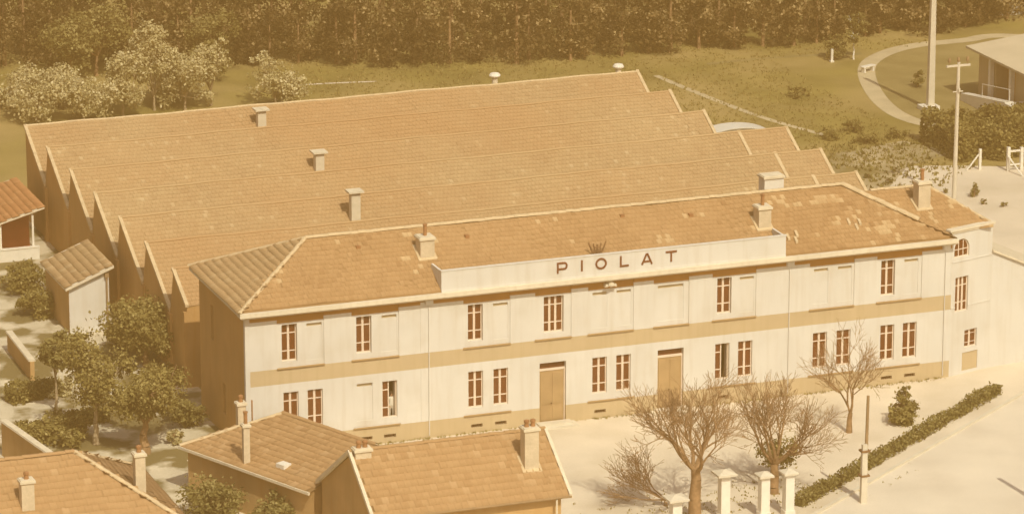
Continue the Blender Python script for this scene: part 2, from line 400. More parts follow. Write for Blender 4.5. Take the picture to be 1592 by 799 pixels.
relief(0, XE, 0, EZ - .1, rc).build('front_wall', [M['white'], M['band'], M['dark'], M['cornice_shade']], office)
# shaded end wall with two slit windows
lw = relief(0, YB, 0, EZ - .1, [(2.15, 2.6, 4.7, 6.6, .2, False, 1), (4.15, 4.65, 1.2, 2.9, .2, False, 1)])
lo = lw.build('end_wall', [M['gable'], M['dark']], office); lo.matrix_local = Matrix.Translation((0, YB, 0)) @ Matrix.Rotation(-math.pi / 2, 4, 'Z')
qb = MB(); qb.box(-.03, .22, -.03, .22, 0, EZ - .32); qb.build('corner_quoin', M['white'], office)
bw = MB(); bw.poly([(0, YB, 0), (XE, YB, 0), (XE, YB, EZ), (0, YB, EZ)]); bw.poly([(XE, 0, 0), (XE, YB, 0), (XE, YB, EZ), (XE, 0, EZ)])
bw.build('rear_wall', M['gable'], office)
ib = MB(); ib.box(.05, XE - .05, .38, YB - .05, .82, .9); ib.box(.05, XE - .05, .38, YB - .05, 4.25, 4.4); ib.box(.05, XE - .05, 3.4, 3.5, .9, 7.7)
for x in (5.1, 10, 15.3, 18.5, 22.2, 25.2, 30, 35): ib.box(x, x + .1, .38, 3.4, .9, 7.7)
ib.build('interior', M['inside'], office)
# cornice in two steps, gutter, blocks at the downpipes
cb = MB(); cb.box(-OV, XE + .1, -.56, .0, 7.80, 8.03); cb.box(-OV + .1, XE + .1, -.44, .0, 7.70, 7.80)
cb.box(-OV, 0, .0, YB + OV, 7.84, 8.02); cb.box(-OV + .1, 0, 0, YB + OV - .1, 7.72, 7.84)
cb.build('cornice', M['cornice'], office)
for x in (10.0, 30.6, 39.9):
    d = MB(); d.tube((x, -.04, .15), (x, -.04, 7.3), .025, .025, 8); d.tube((x, -.04, 7.3), (x, -.30, 7.75), .025, .025, 8); d.box(x - .2, x + .2, -.2, -.001, 7.38, 7.7)
    d.build('downpipe', M['white'], office)
pj = MB(); pj.box(9.55, 9.9, -.02, -.001, .95, 3.88); pj.box(9.55, 9.9, -.02, -.001, 4.72, 7.5); pj.build('pilaster', M['white'], office)
for a, b in BAYS:
    s = MB(); s.box(a - .02, b + .02, -.09, .045, 4.70, 4.75); s.build('sill', M['sill'], office)
for a, b in [(1.7, 4.3), (5.8, 8.4), (11.93, 14.6), (18.95, 21.6), (26.05, 28.7), (31.8, 34.5), (35.8, 38.5)]:
    s = MB(); s.box(a, b, -.09, -.001, .96, 1.01); s.build('sill', M['sill'], office)
# windows: a frame with two leaves of three panes
def window_meshes(w_, h_, leaves=2, split=None):
    mb = MB(); fw = .075; y0, y1 = -.03, .03
    mb.box(0, w_, y0, y1, 0, fw); mb.box(0, w_, y0, y1, h_ - .05, h_)
    mb.box(0, .055, y0, y1, fw, h_ - .05); mb.box(w_ - .055, w_, y0, y1, fw, h_ - .05)
    xs = [.055]; step = (w_ - .11) / leaves; panes = []
    for k in range(1, leaves):
        c = .055 + step * k - .012; mb.box(c - .06, c + .06, y0 - .006, y1 - .004, fw, h_ - .05); xs += [c - .06, c + .06]
    xs.append(w_ - .055); zs = [fw, h_ * .255, h_ * .30 - .02, h_ * .735, h_ * .765, h_ - .05]
    for k in range(leaves):
        a, b = xs[2 * k], xs[2 * k + 1]
        for z0, z1 in ((h_ * .255, h_ * .285), (h_ * .735, h_ * .765)): mb.box(a, b, y0 + .004, y1 - .006, z0, z1)
        for z0, z1 in ((fw, h_ * .255), (h_ * .285, h_ * .735), (h_ * .765, h_ - .05)): panes.append((a, b, z0, z1))
    return mb.mesh('window', M['frame']), panes
WME, WPA = window_meshes(WW, WH)
def pane_mesh(w_, h_):
    mb = MB(); mb.box(0, w_, -.004, .004, 0, h_); return mb.mesh('pane', M['glass'])
_pm = {}
def put_window(x, y, z, parent, me=WME, panes=WPA, mtx=None, skip=(), curtain=None, w_=WW, h_=WH):
    m = Matrix.Translation((x, y, z)); m = mtx @ m if mtx is not None else m
    o = link('window', me, parent, mtx=m)
    for i, (a, b, c, d) in enumerate(panes):
        if i in skip: continue
        k = (round(b - a, 3), round(d - c, 3)); _pm.setdefault(k, pane_mesh(b - a, d - c))
        link('pane', _pm[k], o, loc=(a, 0, c))
    if curtain:
        cu = MB(); n = 10; a, b = curtain[0] * w_, curtain[1] * w_
        for i in range(n):
            x0, x1 = a + (b - a) * i / n, a + (b - a) * (i + 1) / n
            cu.poly([(x0, .10 + .02 * (i % 2), .08), (x1, .10 + .02 * ((i + 1) % 2), .08), (x1, .10 + .02 * ((i + 1) % 2), h_ - .06), (x0, .10 + .02 * (i % 2), h_ - .06)])
        cu.build('curtain', M[curtain[2]], o)
    return o
for i, x in enumerate(UPW):
    put_window(x, .27, UZ, office, curtain={3: (0.05, .5, 'curtainw'), 0: (.5, .95, 'curtain'), 4: None}.get(i))
W3, P3 = window_meshes(1.12, WH, 3)
put_window(16.46, .27, UZ, office, W3, P3, curtain=(.68, .97, 'curtainw'), w_=1.12)
OPEN = MB()
for i, x in enumerate(LOW):
    if i in (2, 7): continue
    put_window(x, .15, LZ, office, curtain={0: (.5, .95, 'curtainw'), 1: (.5, .95, 'curtain'), 4: (.5, .95, 'curtainw'), 6: (.08, .3, 'curtainw'), 8: (.6, .95, 'curtainw'), 12: (.05, .45, 'curtain'), 9: (.05, .4, 'curtain'), 10: (.05, .95, 'curtainw')}.get(i))
# the two windows with one leaf swung inwards
mbo = MB()
mbo.box(0, WW, -.03, .03, 0, .06); mbo.box(0, WW, -.03, .03, WH - .05, WH); mbo.box(0, .055, -.03, .03, .06, WH - .05); mbo.box(WW - .04, WW, -.03, .03, .06, WH - .05)
mbo.box(.34, .40, -.036, .026, .06, WH - .05)
for a in (.255, .735): mbo.box(.055, .34, -.026, .024, WH * a, WH * (a + .03))
mbo.hexa([(WW - .07, .03, .07), (WW - .02, .03, .07), (WW - .02, .40, .07), (WW - .07, .40, .07)] + [(WW - .07, .03, WH - .06), (WW - .02, .03, WH - .06), (WW - .02, .40, WH - .06), (WW - .07, .40, WH - .06)])
WMO = mbo.mesh('window', M['frame'])
PO = [(.055, .34, .06, WH * .255), (.055, .34, WH * .285, WH * .735), (.055, .34, WH * .765, WH - .05)]
for i in (2, 7): put_window(LOW[i], .15, LZ, office, WMO, PO)
# doors
for k, x in enumerate((16.21, 22.97)):
    d = MB(); d.box(x + .05, x + 1.45, .20, .26, .05, 2.92)
    do = d.build('door', M['door'], office)
    if k == 0: do['label'] = 'tan panelled double door with steps'
    for a in (x + .12, x + .80):
        for z0, z1 in ((.15, .95), (1.08, 2.78)):
            q = MB(); q.box(a, a + .58, .175, .199, z0, z1); q.build('door_panel', M['door'], do)
    q = MB(); q.tube((x + .72, .16, 1.1), (x + .72, .10, 1.1), .03, .035, 8); q.build('handle', M['dark'], do)
    tr = MB(); tr.box(x, x + 1.5, .16, .26, 2.93, 3.05); tr.box(x, x + .06, .16, .28, .0, 2.93); tr.box(x + 1.44, x + 1.5, .16, .28, 0, 2.93); tr.build('door_frame', M['frame'], office)
    g = MB(); g.box(x + .02, x + 1.48, .24, .25, 3.05, 3.40); g.build('transom_light', M['glass'], office)
    s = MB(); s.box(x - .45, x + 1.95, -.95, -.001, .0, .07); s.box(x - .2, x + 1.7, -.55, -.001, .07, .16)
    s.build('door_step', M['concrete'], office)
for x in VEN:
    v = MB()
    for k in range(5): v.box(x + .06 + k * .125, x + .10 + k * .125, .06, .10, .28, .47)
    v.build('vent_grille', M['emblem'], office)
# roof deck
rd = MB(); e0 = (-OV, -OV, EZ); e1 = (XE + .05, -OV, EZ); e2 = (XE + .05, YB + OV, EZ); e3 = (-OV, YB + OV, EZ); r0 = (RX0, RY, RZ); r1 = (RX1, RY, RZ)
rd.poly([e0, e1, r1, r0]); rd.poly([e1, e2, r1]); rd.poly([e2, e3, r0, r1]); rd.poly([e3, e0, r0]); rd.poly([e3, e2, e1, e0])
roof = rd.build('roof', M['deck'], office)
mF = (RZ - EZ) / (RY + OV); kL = (RX0 + OV) / (RY + OV); kR = (XE + .05 - RX1) / (RY + OV)
WZ0, WY0, WRZ, WXR = 8.2, .5, 9.85, 43.15; mW = (WRZ - WZ0) / (RY - WY0); mWR = (WRZ - WZ0) / 2.6
def z_main(x, y):
    return min(EZ + mF * (y + OV), RZ - (RZ - EZ) * (x - RX1) / (XE + .05 - RX1) if x > RX1 else 99, RZ)
def z_wing(x, y):
    if x < 36.5: return -9
    return min(WZ0 + mW * (y - WY0), WZ0 + mWR * (WXR - x))
def in_front(x, y, z): return x > -OV + (y + OV) * kL - .1 and x < XE + .05 - (y + OV) * kR + .1 and z_wing(x, y) < z + .02
# right of the sign: an older stretch with many pale replaced tiles
def patchy(P):
    g = np.random.default_rng(5); a = np.full(len(P), 0.); right = P[:, 0] > 30.2; a[right] = -.10
    cl = [(g.uniform(30.5, 39.5), g.uniform(-.2, 3.8), g.uniform(.3, 1.1), g.uniform(.2, .5), g.uniform(.3, .8)) for _ in range(22)] + [(g.uniform(0, 30), g.uniform(-.2, 3.8), g.uniform(.2, .6), g.uniform(.15, .35), .4) for _ in range(4)]
    r = nrg.random(len(P))
    for x, y, rx, ry, pr in cl: a[(((P[:, 0] - x) / rx) ** 2 + ((P[:, 1] - y) / ry) ** 2 < 1) & (r < pr)] = .5
    a += .10 * np.sin(P[:, 0] * .8 + 2 * np.sin(P[:, 0] * .23)) * np.sin(P[:, 1] * .9 + P[:, 0] * .15)
    a[r > .985] -= .3
    return a
TW, TL = .25, .36
sl_ = math.hypot(RY + OV, RZ - EZ)
tile_mass('roof_tiles', tile_field((-OV, -.26, EZ + .02 + mF * (OV - .26)), (1, 0, 0), (0, RY + OV, RZ - EZ), XE + OV + .1, sl_ * (RY + .26) / (RY + OV), TW, TL, in_front), TW, TL, M['tile2'], roof, odd=.012, tmap=patchy)
sh = math.hypot(RX0 + OV, RZ - EZ); hw = (YB + 2 * OV) / 2
def in_left(x, y, z): return abs(y - RY) < (hw + .1) * (1 - (x + OV) / (RX0 + OV))
tile_mass('roof_tiles', tile_field((-OV - .06, YB + OV, EZ + .02), (0, -1, 0), (RX0 + OV, 0, RZ - EZ), YB + 2 * OV, sh, TW * 1.25, TL, in_left), TW * 1.25, TL, M['tile'], roof, tmap=lambda P: np.full(len(P), .3), roll=.06)
def in_right(x, y, z): return abs(y - RY) < (hw + .1) * (1 - (XE + .05 - x) / (XE + .05 - RX1)) and z_wing(x, y) < z + .02
sr = math.hypot(XE + .05 - RX1, RZ - EZ)
tile_mass('roof_tiles', tile_field((XE + .05, -OV, EZ + .02), (0, 1, 0), (-(XE + .05 - RX1), 0, RZ - EZ), YB + 2 * OV, sr, TW, TL, in_right), TW, TL, M['tile2'], roof)
ridge_run((RX0, RY, RZ + .06), (RX1, RY, RZ + .06), roof)
ridge_run((-OV, -OV, EZ + .08), (RX0, RY, RZ + .06), roof, .12); ridge_run((-OV, YB + OV, EZ + .08), (RX0, RY, RZ + .06), roof, .12)
hipend = (38.75, -OV + (XE + .05 - 38.75) / kR, 0); hipend = (hipend[0], hipend[1], EZ + mF * (hipend[1] + OV) + .08)
ridge_run(hipend, (RX1, RY, RZ + .06), roof, .19)
# the wing at the far end of the office
wd_ = MB(); a0 = (36.5, WY0, WZ0); a1 = (WXR, WY0 + .5, WZ0); a2 = (WXR, 7.7, WZ0); a3 = (36.5, 7.7, WZ0); b0 = (36.5, RY, WRZ); b1 = (WXR - 2.6, RY, WRZ)
wd_.poly([a0, a1, b1, b0]); wd_.poly([a1, a2, b1]); wd_.poly([a2, a3, b0, b1])
wroof = wd_.build('wing_roof', M['deck'], office)
slw = math.hypot(RY - WY0, WRZ - WZ0)
def in_wing(x, y, z): return z_main(x, y) < z + .03 and x < WXR - (z - WZ0) / mWR + .1
tile_mass('roof_tiles', tile_field((36.5, WY0 - .05, WZ0 + .03), (1, 0, 0), (0, RY - WY0, WRZ - WZ0), WXR - 36.5, slw, TW, TL, in_wing), TW, TL, M['tile2'], wroof, odd=.05)
ridge_run((37.2, RY, WRZ + .06), (WXR - 2.6, RY, WRZ + .06), wroof, .12); ridge_run((WXR, WY0 + .3, WZ0 + .08), (WXR - 2.6, RY, WRZ + .06), wroof, .12)
# canted end pavilion
PM = Matrix.Translation((XE, 0, 0)) @ Matrix.Rotation(R(16), 4, 'Z'); PL = 2.95
pr = [(0, PL, 3.88, 3.95, -.03, False, None), (.16, 1.26, 6.75, 7.8, .22, True, None), (.3, 1.25, 3.62, 5.62, .22, True, None), (1.08, 2.0, 1.45, 2.48, .22, True, None), (.95, 2.1, .15, 1.2, .05, False, 1), (0, PL, 6.5, 6.56, -.03, False, None)]
pw = relief(0, PL, 0, 8.3, pr)
cx, cz, rr = .71, 7.25, .55
for s in (-1, 1):
    arc = [(cx + s * rr * math.cos(math.pi / 2 * k / 6), 0, cz + rr * math.sin(math.pi / 2 * k / 6)) for k in range(7)]
    pw.poly(arc + [(cx + s * rr, 0, cz + rr)])
    for k in range(6): pw.poly([arc[k], arc[k + 1], (arc[k + 1][0], .22, arc[k + 1][2]), (arc[k][0], .22, arc[k][2])])
po = pw.build('pavilion_wall', [M['white'], M['band']], office); po.matrix_local = PM
pp = MB(); pp.box(-.25, PL + .1, -.12, .3, 8.3, 8.42); pp.box(-.1, PL + .04, -.06, .3, 8.18, 8.3); q = pp.build('parapet_coping', M['cornice'], office); q.matrix_local = PM
pbk = MB(); pbk.box(.05, PL, .6, .7, .5, 8.2); q = pbk.build('pavilion_lining', M['inside'], office); q.matrix_local = PM
we = MB(); ex, ey = XE + PL * math.cos(R(16)), PL * math.sin(R(16)); we.poly([(ex, ey, 0), (ex, 7.6, 0), (ex, 7.6, 8.2), (ex, ey, 8.2)]); we.poly([(ex, 7.6, 0), (XE, 7.6, 0), (XE, 7.6, 8.2), (ex, 7.6, 8.2)])
we.build('wing_wall', M['white'], office)
am, ap = window_meshes(.95, 2.0, 3); put_window(.3, .14, 3.62, office, am, ap, PM, curtain=(.25, .72, 'curtain'), w_=.95, h_=2.0)
am, ap = window_meshes(.92, 1.03, 2); ap = [(a, b, c, d) for a, b, c, d in ap]; put_window(1.08, .14, 1.45, office, am, ap, PM)
af = MB()
for k in range(12):
    q0, q1 = math.pi * k / 12, math.pi * (k + 1) / 12
    P_ = lambda q, r, y: (cx + r * math.cos(q), y, cz + r * math.sin(q))
    af.hexa([P_(q0, .48, .1), P_(q0, .55, .1), P_(q1, .55, .1), P_(q1, .48, .1), P_(q0, .48, .16), P_(q0, .55, .16), P_(q1, .55, .16), P_(q1, .48, .16)])
af.box(cx - .55, cx + .55, .1, .16, 6.75, 6.82); af.box(cx - .55, cx - .48, .1, .16, 6.82, cz); af.box(cx + .48, cx + .55, .1, .16, 6.82, cz)
for xx in (cx - .19, cx + .15): af.box(xx, xx + .05, .1, .15, 6.82, 7.7)
af.box(cx - .48, cx + .48, .104, .146, 7.16, 7.21)
ao = af.build('arched_window', M['frame'], office); ao.matrix_local = PM
for a, b in ((cx - .48, cx - .19), (cx - .14, cx + .15), (cx + .2, cx + .48)):
    g = MB(); g.box(a, b, .12, .128, 6.82, 7.16); g.build('pane', M['glass'], ao)
    g = MB(); g.box(a, b, .12, .128, 7.21, 7.62 if abs((a + b) / 2 - cx) > .2 else 7.73); g.build('pane', M['glass'], ao)
an = MB(); an.hexa([(ex, ey, 0), (ex + 4.5, ey + .5, 0), (ex + 4.5, ey + 5, 0), (ex, ey + 5, 0), (ex, ey, 6.7), (ex + 4.5, ey + .5, 4.6), (ex + 4.5, ey + 5, 4.6), (ex, ey + 5, 6.7)])
an.build('annex_wall', M['white'], office)
an = MB(); an.hexa([(ex, ey - .15, 6.71), (ex + 4.7, ey + .35, 4.52), (ex + 4.7, ey + 5.1, 4.52), (ex, ey + 5.1, 6.71), (ex, ey - .15, 6.82), (ex + 4.7, ey + .35, 4.63), (ex + 4.7, ey + 5.1, 4.63), (ex, ey + 5.1, 6.82)])
an.build('annex_roof', M['trim'], office)
# sign board with letters
SX0, SX1 = 10.6, 30.2; SY = -.34
sb = MB(); sb.box(SX0, SX1, SY, SY + .14, 8.03, 9.16); sb.box(SX0 - .03, SX1 + .03, SY - .03, SY + .17, 9.16, 9.21); sb.box(SX0, SX1, SY - .035, SY - .001, 8.03, 8.12)
for x in (SX0, SX1 - .12): sb.hexa([(x, SY + .14, 8.1), (x + .12, SY + .14, 8.1), (x + .12, SY + 1.6, 8.95), (x, SY + 1.6, 8.95), (x, SY + .14, 9.16), (x + .12, SY + .14, 9.16), (x + .12, SY + 1.6, 9.16), (x, SY + 1.6, 9.16)])
board = sb.build('sign_board', M['white'], office)
def stroke(mb, a, b, t=.085):
    a, b = Vector((a[0], 0, a[1])), Vector((b[0], 0, b[1])); d = (b - a).normalized(); n = Vector((-d.z, 0, d.x)) * t / 2; y = Vector((0, .04, 0))
    mb.hexa([a - n, b - n, b - n + y, a - n + y, a + n, b + n, b + n + y, a + n + y])
def arcs(mb, c, rx, rz, q0, q1, n=18, t=.085):
    y = Vector((0, .04, 0))
    for k in range(n):
        p = [Vector((c[0] + (rx + s * t / 2) * math.cos(q), 0, c[1] + (rz + s * t / 2) * math.sin(q))) for q, s in ((q0 + (q1 - q0) * k / n, -1), (q0 + (q1 - q0) * (k + 1) / n, -1), (q0 + (q1 - q0) * (k + 1) / n, 1), (q0 + (q1 - q0) * k / n, 1))]
        mb.hexa([p[0], p[1], p[1] + y, p[0] + y, p[3], p[2], p[2] + y, p[3] + y])
LH = .60; LB = 8.40
def letter(ch, x0, wd):
    m = MB(); t = .095
    if ch == 'P':
        stroke(m, (t / 2, 0), (t / 2, LH), t); stroke(m, (t, LH - t / 2), (wd - .17, LH - t / 2), t); stroke(m, (t, LH * .38), (wd - .17, LH * .38), t)
        arcs(m, (wd - .17, LH * .69 - t / 4), .17 - t / 2, (LH * .62 - t / 2) / 2, -math.pi / 2, math.pi / 2, 10, t)
    if ch == 'I': stroke(m, (t / 2, 0), (t / 2, LH), t)
    if ch == 'O': arcs(m, (wd / 2, LH / 2), wd / 2 - t / 2, LH / 2 - t / 2 + .01, 0, 2 * math.pi, 24, t)
    if ch == 'L': stroke(m, (t / 2, 0), (t / 2, LH), t); stroke(m, (t, t / 2), (wd, t / 2), t)
    if ch == 'A': stroke(m, (.04, 0), (wd / 2 - .015, LH), t); stroke(m, (wd - .04, 0), (wd / 2 + .015, LH), t); stroke(m, (wd * .24, LH * .27), (wd * .76, LH * .27), t * .9)
    if ch == 'T': stroke(m, (wd / 2, 0), (wd / 2, LH - t), t); stroke(m, (0, LH - t / 2), (wd, LH - t / 2), t)
    o = m.build('letter', M['letter'], board); o.location = (x0, SY - .041, LB); return o
for ch, x, wd in (('P', 17.04, .60), ('I', 18.40, .1), ('O', 19.22, .64), ('L', 20.61, .50), ('A', 21.83, .65), ('T', 23.22, .64)): letter(ch, x, wd)
ir = MB()
for s in (-1, 1):
    pts = [(19.85 + s * .12, 1.0, 8.8), (19.85 + s * .30, 1.0, 9.0), (19.85 + s * .42, 1.0, 9.3), (19.85 + s * .50, 1.0, 9.5)]
    for a, b in zip(pts, pts[1:]): ir.tube(a, b, .045, .04, 6)
    ir.tube((19.85 + s * .12, 1.0, 8.8), (19.85 + s * .22, 1.0, 9.42), .04, .035, 6)
ir.tube((19.5, 1.0, 8.98), (20.2, 1.0, 8.98), .035, .035, 6); ir.tube((19.7, 1.0, 9.2), (20.0, 1.0, 9.2), .05, .05, 6); ir.tube((19.85, 1.0, 8.7), (19.85, 1.0, 9.36), .05, .05, 6)
ir.build('iron_bracket', M['emblem'], office)
cr = MB(); cr.tube((20.13, -.02, 7.5), (20.13, -.36, 7.5), .17, .15, 14); cr.tube((20.13, -.36, 7.5), (20.13, -.40, 7.5), .09, .09, 12)
for s in (-1, 1): cr.tube((20.13 + s * .24, -.02, 7.44), (20.13 + s * .24, -.33, 7.44), .085, .075, 10); cr.hexa([(20.13 + s * .12 - .02, -.3, 7.36), (20.13 + s * .34, -.3, 7.33), (20.13 + s * .34, -.02, 7.33), (20.13 + s * .12 - .02, -.02, 7.36), (20.13 + s * .12 - .02, -.3, 7.42), (20.13 + s * .34, -.3, 7.37), (20.13 + s * .34, -.02, 7.37), (20.13 + s * .12 - .02, -.02, 7.42)])
cr.build('crest', M['cornice'], office)

def chimney(parent, x, y, zb, zt, wd, dp, pots=1, pipe=False, rz=0, m='chimney', slope=None):
    o = MB(); o.box(-wd / 2, wd / 2, -dp / 2, dp / 2, zb, zt - .16); c = o.build('chimney', M[m], parent)
    c.matrix_local = Matrix.Translation((x, y, 0)) @ Matrix.Rotation(rz, 4, 'Z')
    k = MB(); k.box(-wd / 2 - .07, wd / 2 + .07, -dp / 2 - .07, dp / 2 + .07, zt - .16, zt - .05); k.box(-wd / 2 - .02, wd / 2 + .02, -dp / 2 - .02, dp / 2 + .02, zt - .05, zt); k.build('cap', M['cap'], c)
    for i in range(pots):
        px = (i - (pots - 1) / 2) * .32; t = MB()
        if pipe: t.lathe([(.10, zt), (.10, zt + .55), (.13, zt + .56), (.13, zt + .62)], (px, 0, 0), 10)
        else: t.lathe([(.13, zt), (.10, zt + .18), (.10, zt + .2), (.14, zt + .22), (.14, zt + .32), (.05, zt + .36)], (px, 0, 0), 10)
        t.build('pot', M['pot'], c)
    if slope is not None:
        f = MB(); a, b = wd / 2 + .13, dp / 2 + .14; z = lambda yy: slope[0] + slope[1] * yy
        f.hexa([(-a, -b, z(-b)), (a, -b, z(-b)), (a, b, z(b)), (-a, b, z(b)), (-a, -b, z(-b) + .1), (a, -b, z(-b) + .1), (a, b, z(b) + .1), (-a, b, z(b) + .1)]); f.build('flashing', M['ridge'], c)
    return c
zf = lambda y: EZ + mF * (y + OV)
chimney(office, 10.62, 2.3, 8.7, 10.42, .78, .8, 1, True, slope=(zf(2.3), mF))
chimney(office, 29.8, 1.95, 8.6, 10.32, .72, .75, 1, True, slope=(zf(1.95), mF))
chimney(office, 39.65, 2.65, 8.6, 10.62, .72, .72, 1, True, slope=(WZ0 + mW * (2.65 - WY0), mW))
chimney(office, 31.95, 5.7, 9.2, 10.9, 1.15, .8, 0, m='whitepaint')
for x, y in ((7.16, 3.1), (13.23, 3.1), (26.03, 3.0), (22.2, 3.4)):
    v = MB(); v.box(x - .11, x + .11, y - .15, y + .12, zf(y) - .05, zf(y) + .14); v.build('roof_vent_tile', M['pot'], office)
# loose broken tiles by the sign's end
for x, y in ((30.75, .6), (31.1, .35), (31.3, .75), (34.6, 1.2), (34.9, .8), (35.2, 1.1)):
    v = MB(); z = zf(y) + .05; v.hexa([(x, y, z), (x + .14, y + .02, z), (x + .18, y + .42, z + .22), (x + .04, y + .4, z + .22)] + [(x, y, z + .1), (x + .14, y + .02, z + .12), (x + .18, y + .42, z + .3), (x + .04, y + .4, z + .3)]); v.build('slipped_tile', M['ridge'], roof)

# ------------------------------------------------------------------ the saw-tooth works hall
hall = thing('factory_hall', 'wide factory hall with seven rows of saw-tooth tiled roof behind the white office', 'building')
HX0, HX1, HP, HY0, ZP, ZV, DV = .46, 41.35, 5.575, 48.63, 6.02, 3.78, 4.95
mS = (6.02 - 3.78) / 4.17; DV = 4.75; ZV = ZP - mS * DV
prof = []
for i in range(7):
    yp = HY0 - i * HP
    prof.append((yp, ZP))
    prof.append((yp - DV, ZV) if i < 6 else (yp - 2.55, ZP - mS * 2.55))
def end_wall(x, name, top=0.):
    mb = MB(); yl = prof[-1][0]
    for i in range(7):
        yp = HY0 - i * HP; yb = yp - (DV if i < 6 else 2.55); zb = ZP - mS * (yp - yb)
        mb.poly([(x, yp, 0), (x, yb, 0), (x, yb, zb), (x, yp, ZP)])
        if i < 6: mb.poly([(x, yb, 0), (x, yp - HP, 0), (x, yp - HP, ZP), (x, yb, zb)])
    return mb.build(name, M['gable'], hall)
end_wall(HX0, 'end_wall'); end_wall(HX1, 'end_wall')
fb = MB(); yf = prof[-1][0]; fb.poly([(HX0, yf, 0), (HX1, yf, 0), (HX1, yf, prof[-1][1]), (HX0, yf, prof[-1][1])]); fb.build('front_wall', M['gable'], hall); fb = MB(); fb.poly([(HX0, HY0, 0), (HX1, HY0, 0), (HX1, HY0, ZP), (HX0, HY0, ZP)]); fb.build('rear_wall', M['gable'], hall)
XR = [HX1, HX1, HX1, 44.5, 44.3, 44.1, 41.35]
def calm(P):
    x, y = P[:, 0], P[:, 1]; low = .5 * np.sin(x * .21 + y * .33) + .5 * np.sin(x * .47 - y * .21 + 1.7 * np.sin(x * .13)); mid = np.sin(x * 1.3 + 2 * np.sin(y * .7)) * np.sin(y * 1.1 + x * .4)
    a = .14 * low + .08 * mid + np.where(nrg.random(len(P)) < .07 * np.clip(low + .3, 0, 2), .35, 0)
    # stains running down the slope below the ridges
    a -= .13 * (np.sin(x * 3.1 + 3 * np.sin(x * .37)) > .82) * nrg.uniform(.3, 1, len(P))
    return np.where(x > 41.4, -.1, a)
for i in range(7):
    yp = HY0 - i * HP; dvi = DV if i < 6 else 2.55; zb = ZP - mS * dvi; x1 = XR[i]
    d = MB(); d.poly([(HX0, yp - dvi, zb - .02), (x1, yp - dvi, zb - .02), (x1, yp, ZP - .02), (HX0, yp, ZP - .02)])
    rs = d.build('roof_slope', M['deck'], hall); s_len = math.hypot(dvi, ZP - zb)
    tile_mass('roof_tiles', tile_field((HX0, yp - dvi - .03, zb + .01), (1, 0, 0), (0, dvi, ZP - zb), x1 - HX0, s_len, .24, .33), .24, .33, M['tile'], rs, odd=.02, tmap=calm)
    if i < 6:
        gl = MB(); gl.poly([(HX0, yp - DV, ZV), (x1, yp - DV, ZV), (x1, yp - HP, ZP - .1), (HX0, yp - HP, ZP - .1)]); gl.build('north_light', M['glass'], hall)
    def verge(x, zo=.0, wd=.2):
        v = MB(); v.hexa([(x - wd / 2, yp - dvi - .05, zb - .04 + zo), (x + wd / 2, yp - dvi - .05, zb - .04 + zo), (x + wd / 2, yp + .06, ZP - .0 + zo), (x - wd / 2, yp + .06, ZP + zo), (x - wd / 2, yp - dvi - .05, zb + .12 + zo), (x + wd / 2, yp - dvi - .05, zb + .12 + zo), (x + wd / 2, yp + .06, ZP + .14 + zo), (x - wd / 2, yp + .06, ZP + .14 + zo)])
        v.build('verge_coping', M['ridge'], rs)
    verge(HX0); verge(HX1 - .05, .03)
    if x1 > HX1 + 1:
        verge(x1)
        e = MB(); e.poly([(x1, yp, 0), (x1, yp - dvi, 0), (x1, yp - dvi, zb), (x1, yp, ZP)]); e.poly([(HX1, yp, 0), (x1, yp, 0), (x1, yp, ZP), (HX1, yp, ZP)])
        if i < 5: e.poly([(x1, yp - dvi, 0), (x1, yp - HP, 0), (x1, yp - HP, ZP), (x1, yp - dvi, zb)])
        e.build('extension_wall', M['gable'], hall)
    rg = MB(); xs_ = np.linspace(HX0, x1, 60)
    for a_, b_2 in zip(xs_, xs_[1:]):
        zz = lambda x: ZP + .03 + .022 * math.sin(x * .55 + yp * .9) + .015 * math.sin(x * 1.7 + 1.3)
        rg.tube((a_, yp, zz(a_)), (b_2, yp, zz(b_2)), .10, .10, 6, cap=False)
    rg.t = [.7] * len(rg.t); rg.build('ridge_capping', M['tile'] if i else M['ridge'], rs, tint=True)
for k, yy in enumerate([HY0 - i * HP - DV * .5 for i in range(7)]):        # buttress pilasters on the shaded gables
    b = MB(); b.box(HX0 - .16, HX0 - .001, HY0 - k * HP - DV - .45, HY0 - k * HP - DV + .05, 0, ZV - .1) if k < 6 else b.box(HX0 - .16, HX0 - .001, yf, yf + .3, 0, 4.3)
    b.build('buttress', M['gable'], hall)
def flue(x, y, z, h, r=.27):
    m = MB(); m.box(-.27, .27, -.25, .25, -.5, h - .16); o = m.build('roof_flue', M['vent'], hall); o.location = (x, y, z)
    m = MB(); m.box(-.17, .17, -.15, .15, h - .16, h - .1); m.build('flue_neck', M['dark'], o)
    m = MB(); m.box(-.46, .46, -.42, .42, h - .1, h); m.build('flue_cap', M['cap'], o)
flue(15.17, 46.9, 5.05, 1.25); flue(15.36, 35.6, 4.98, 1.35); flue(13.97, 24.45, 4.97, 1.9)
for x, y, h in ((31.47, 48.8, .75), (40.07, 48.9, .6)):
    m = MB(); m.lathe([(.2, -.3), (.2, h - .25)], (0, 0, 0), 10); o = m.build('roof_ventilator', M['vent'], hall); o.location = (x, y, 6.05)
    m = MB(); m.lathe([(.36, h - .25), (.38, h - .18), (.28, h - .05), (.1, h)], (0, 0, 0), 12); m.build('vent_hood', M['whitepaint'], o)

# ------------------------------------------------------------------ houses and huts
def gable_tiles(parent, O, U, V, ul, vl, m='tile3', wd=.34, ln=.44, limit=300, inside=None):
    tile_parts(tile_field(O, U, V, ul, vl, wd, ln, inside), wd, ln, M[m], parent, limit)
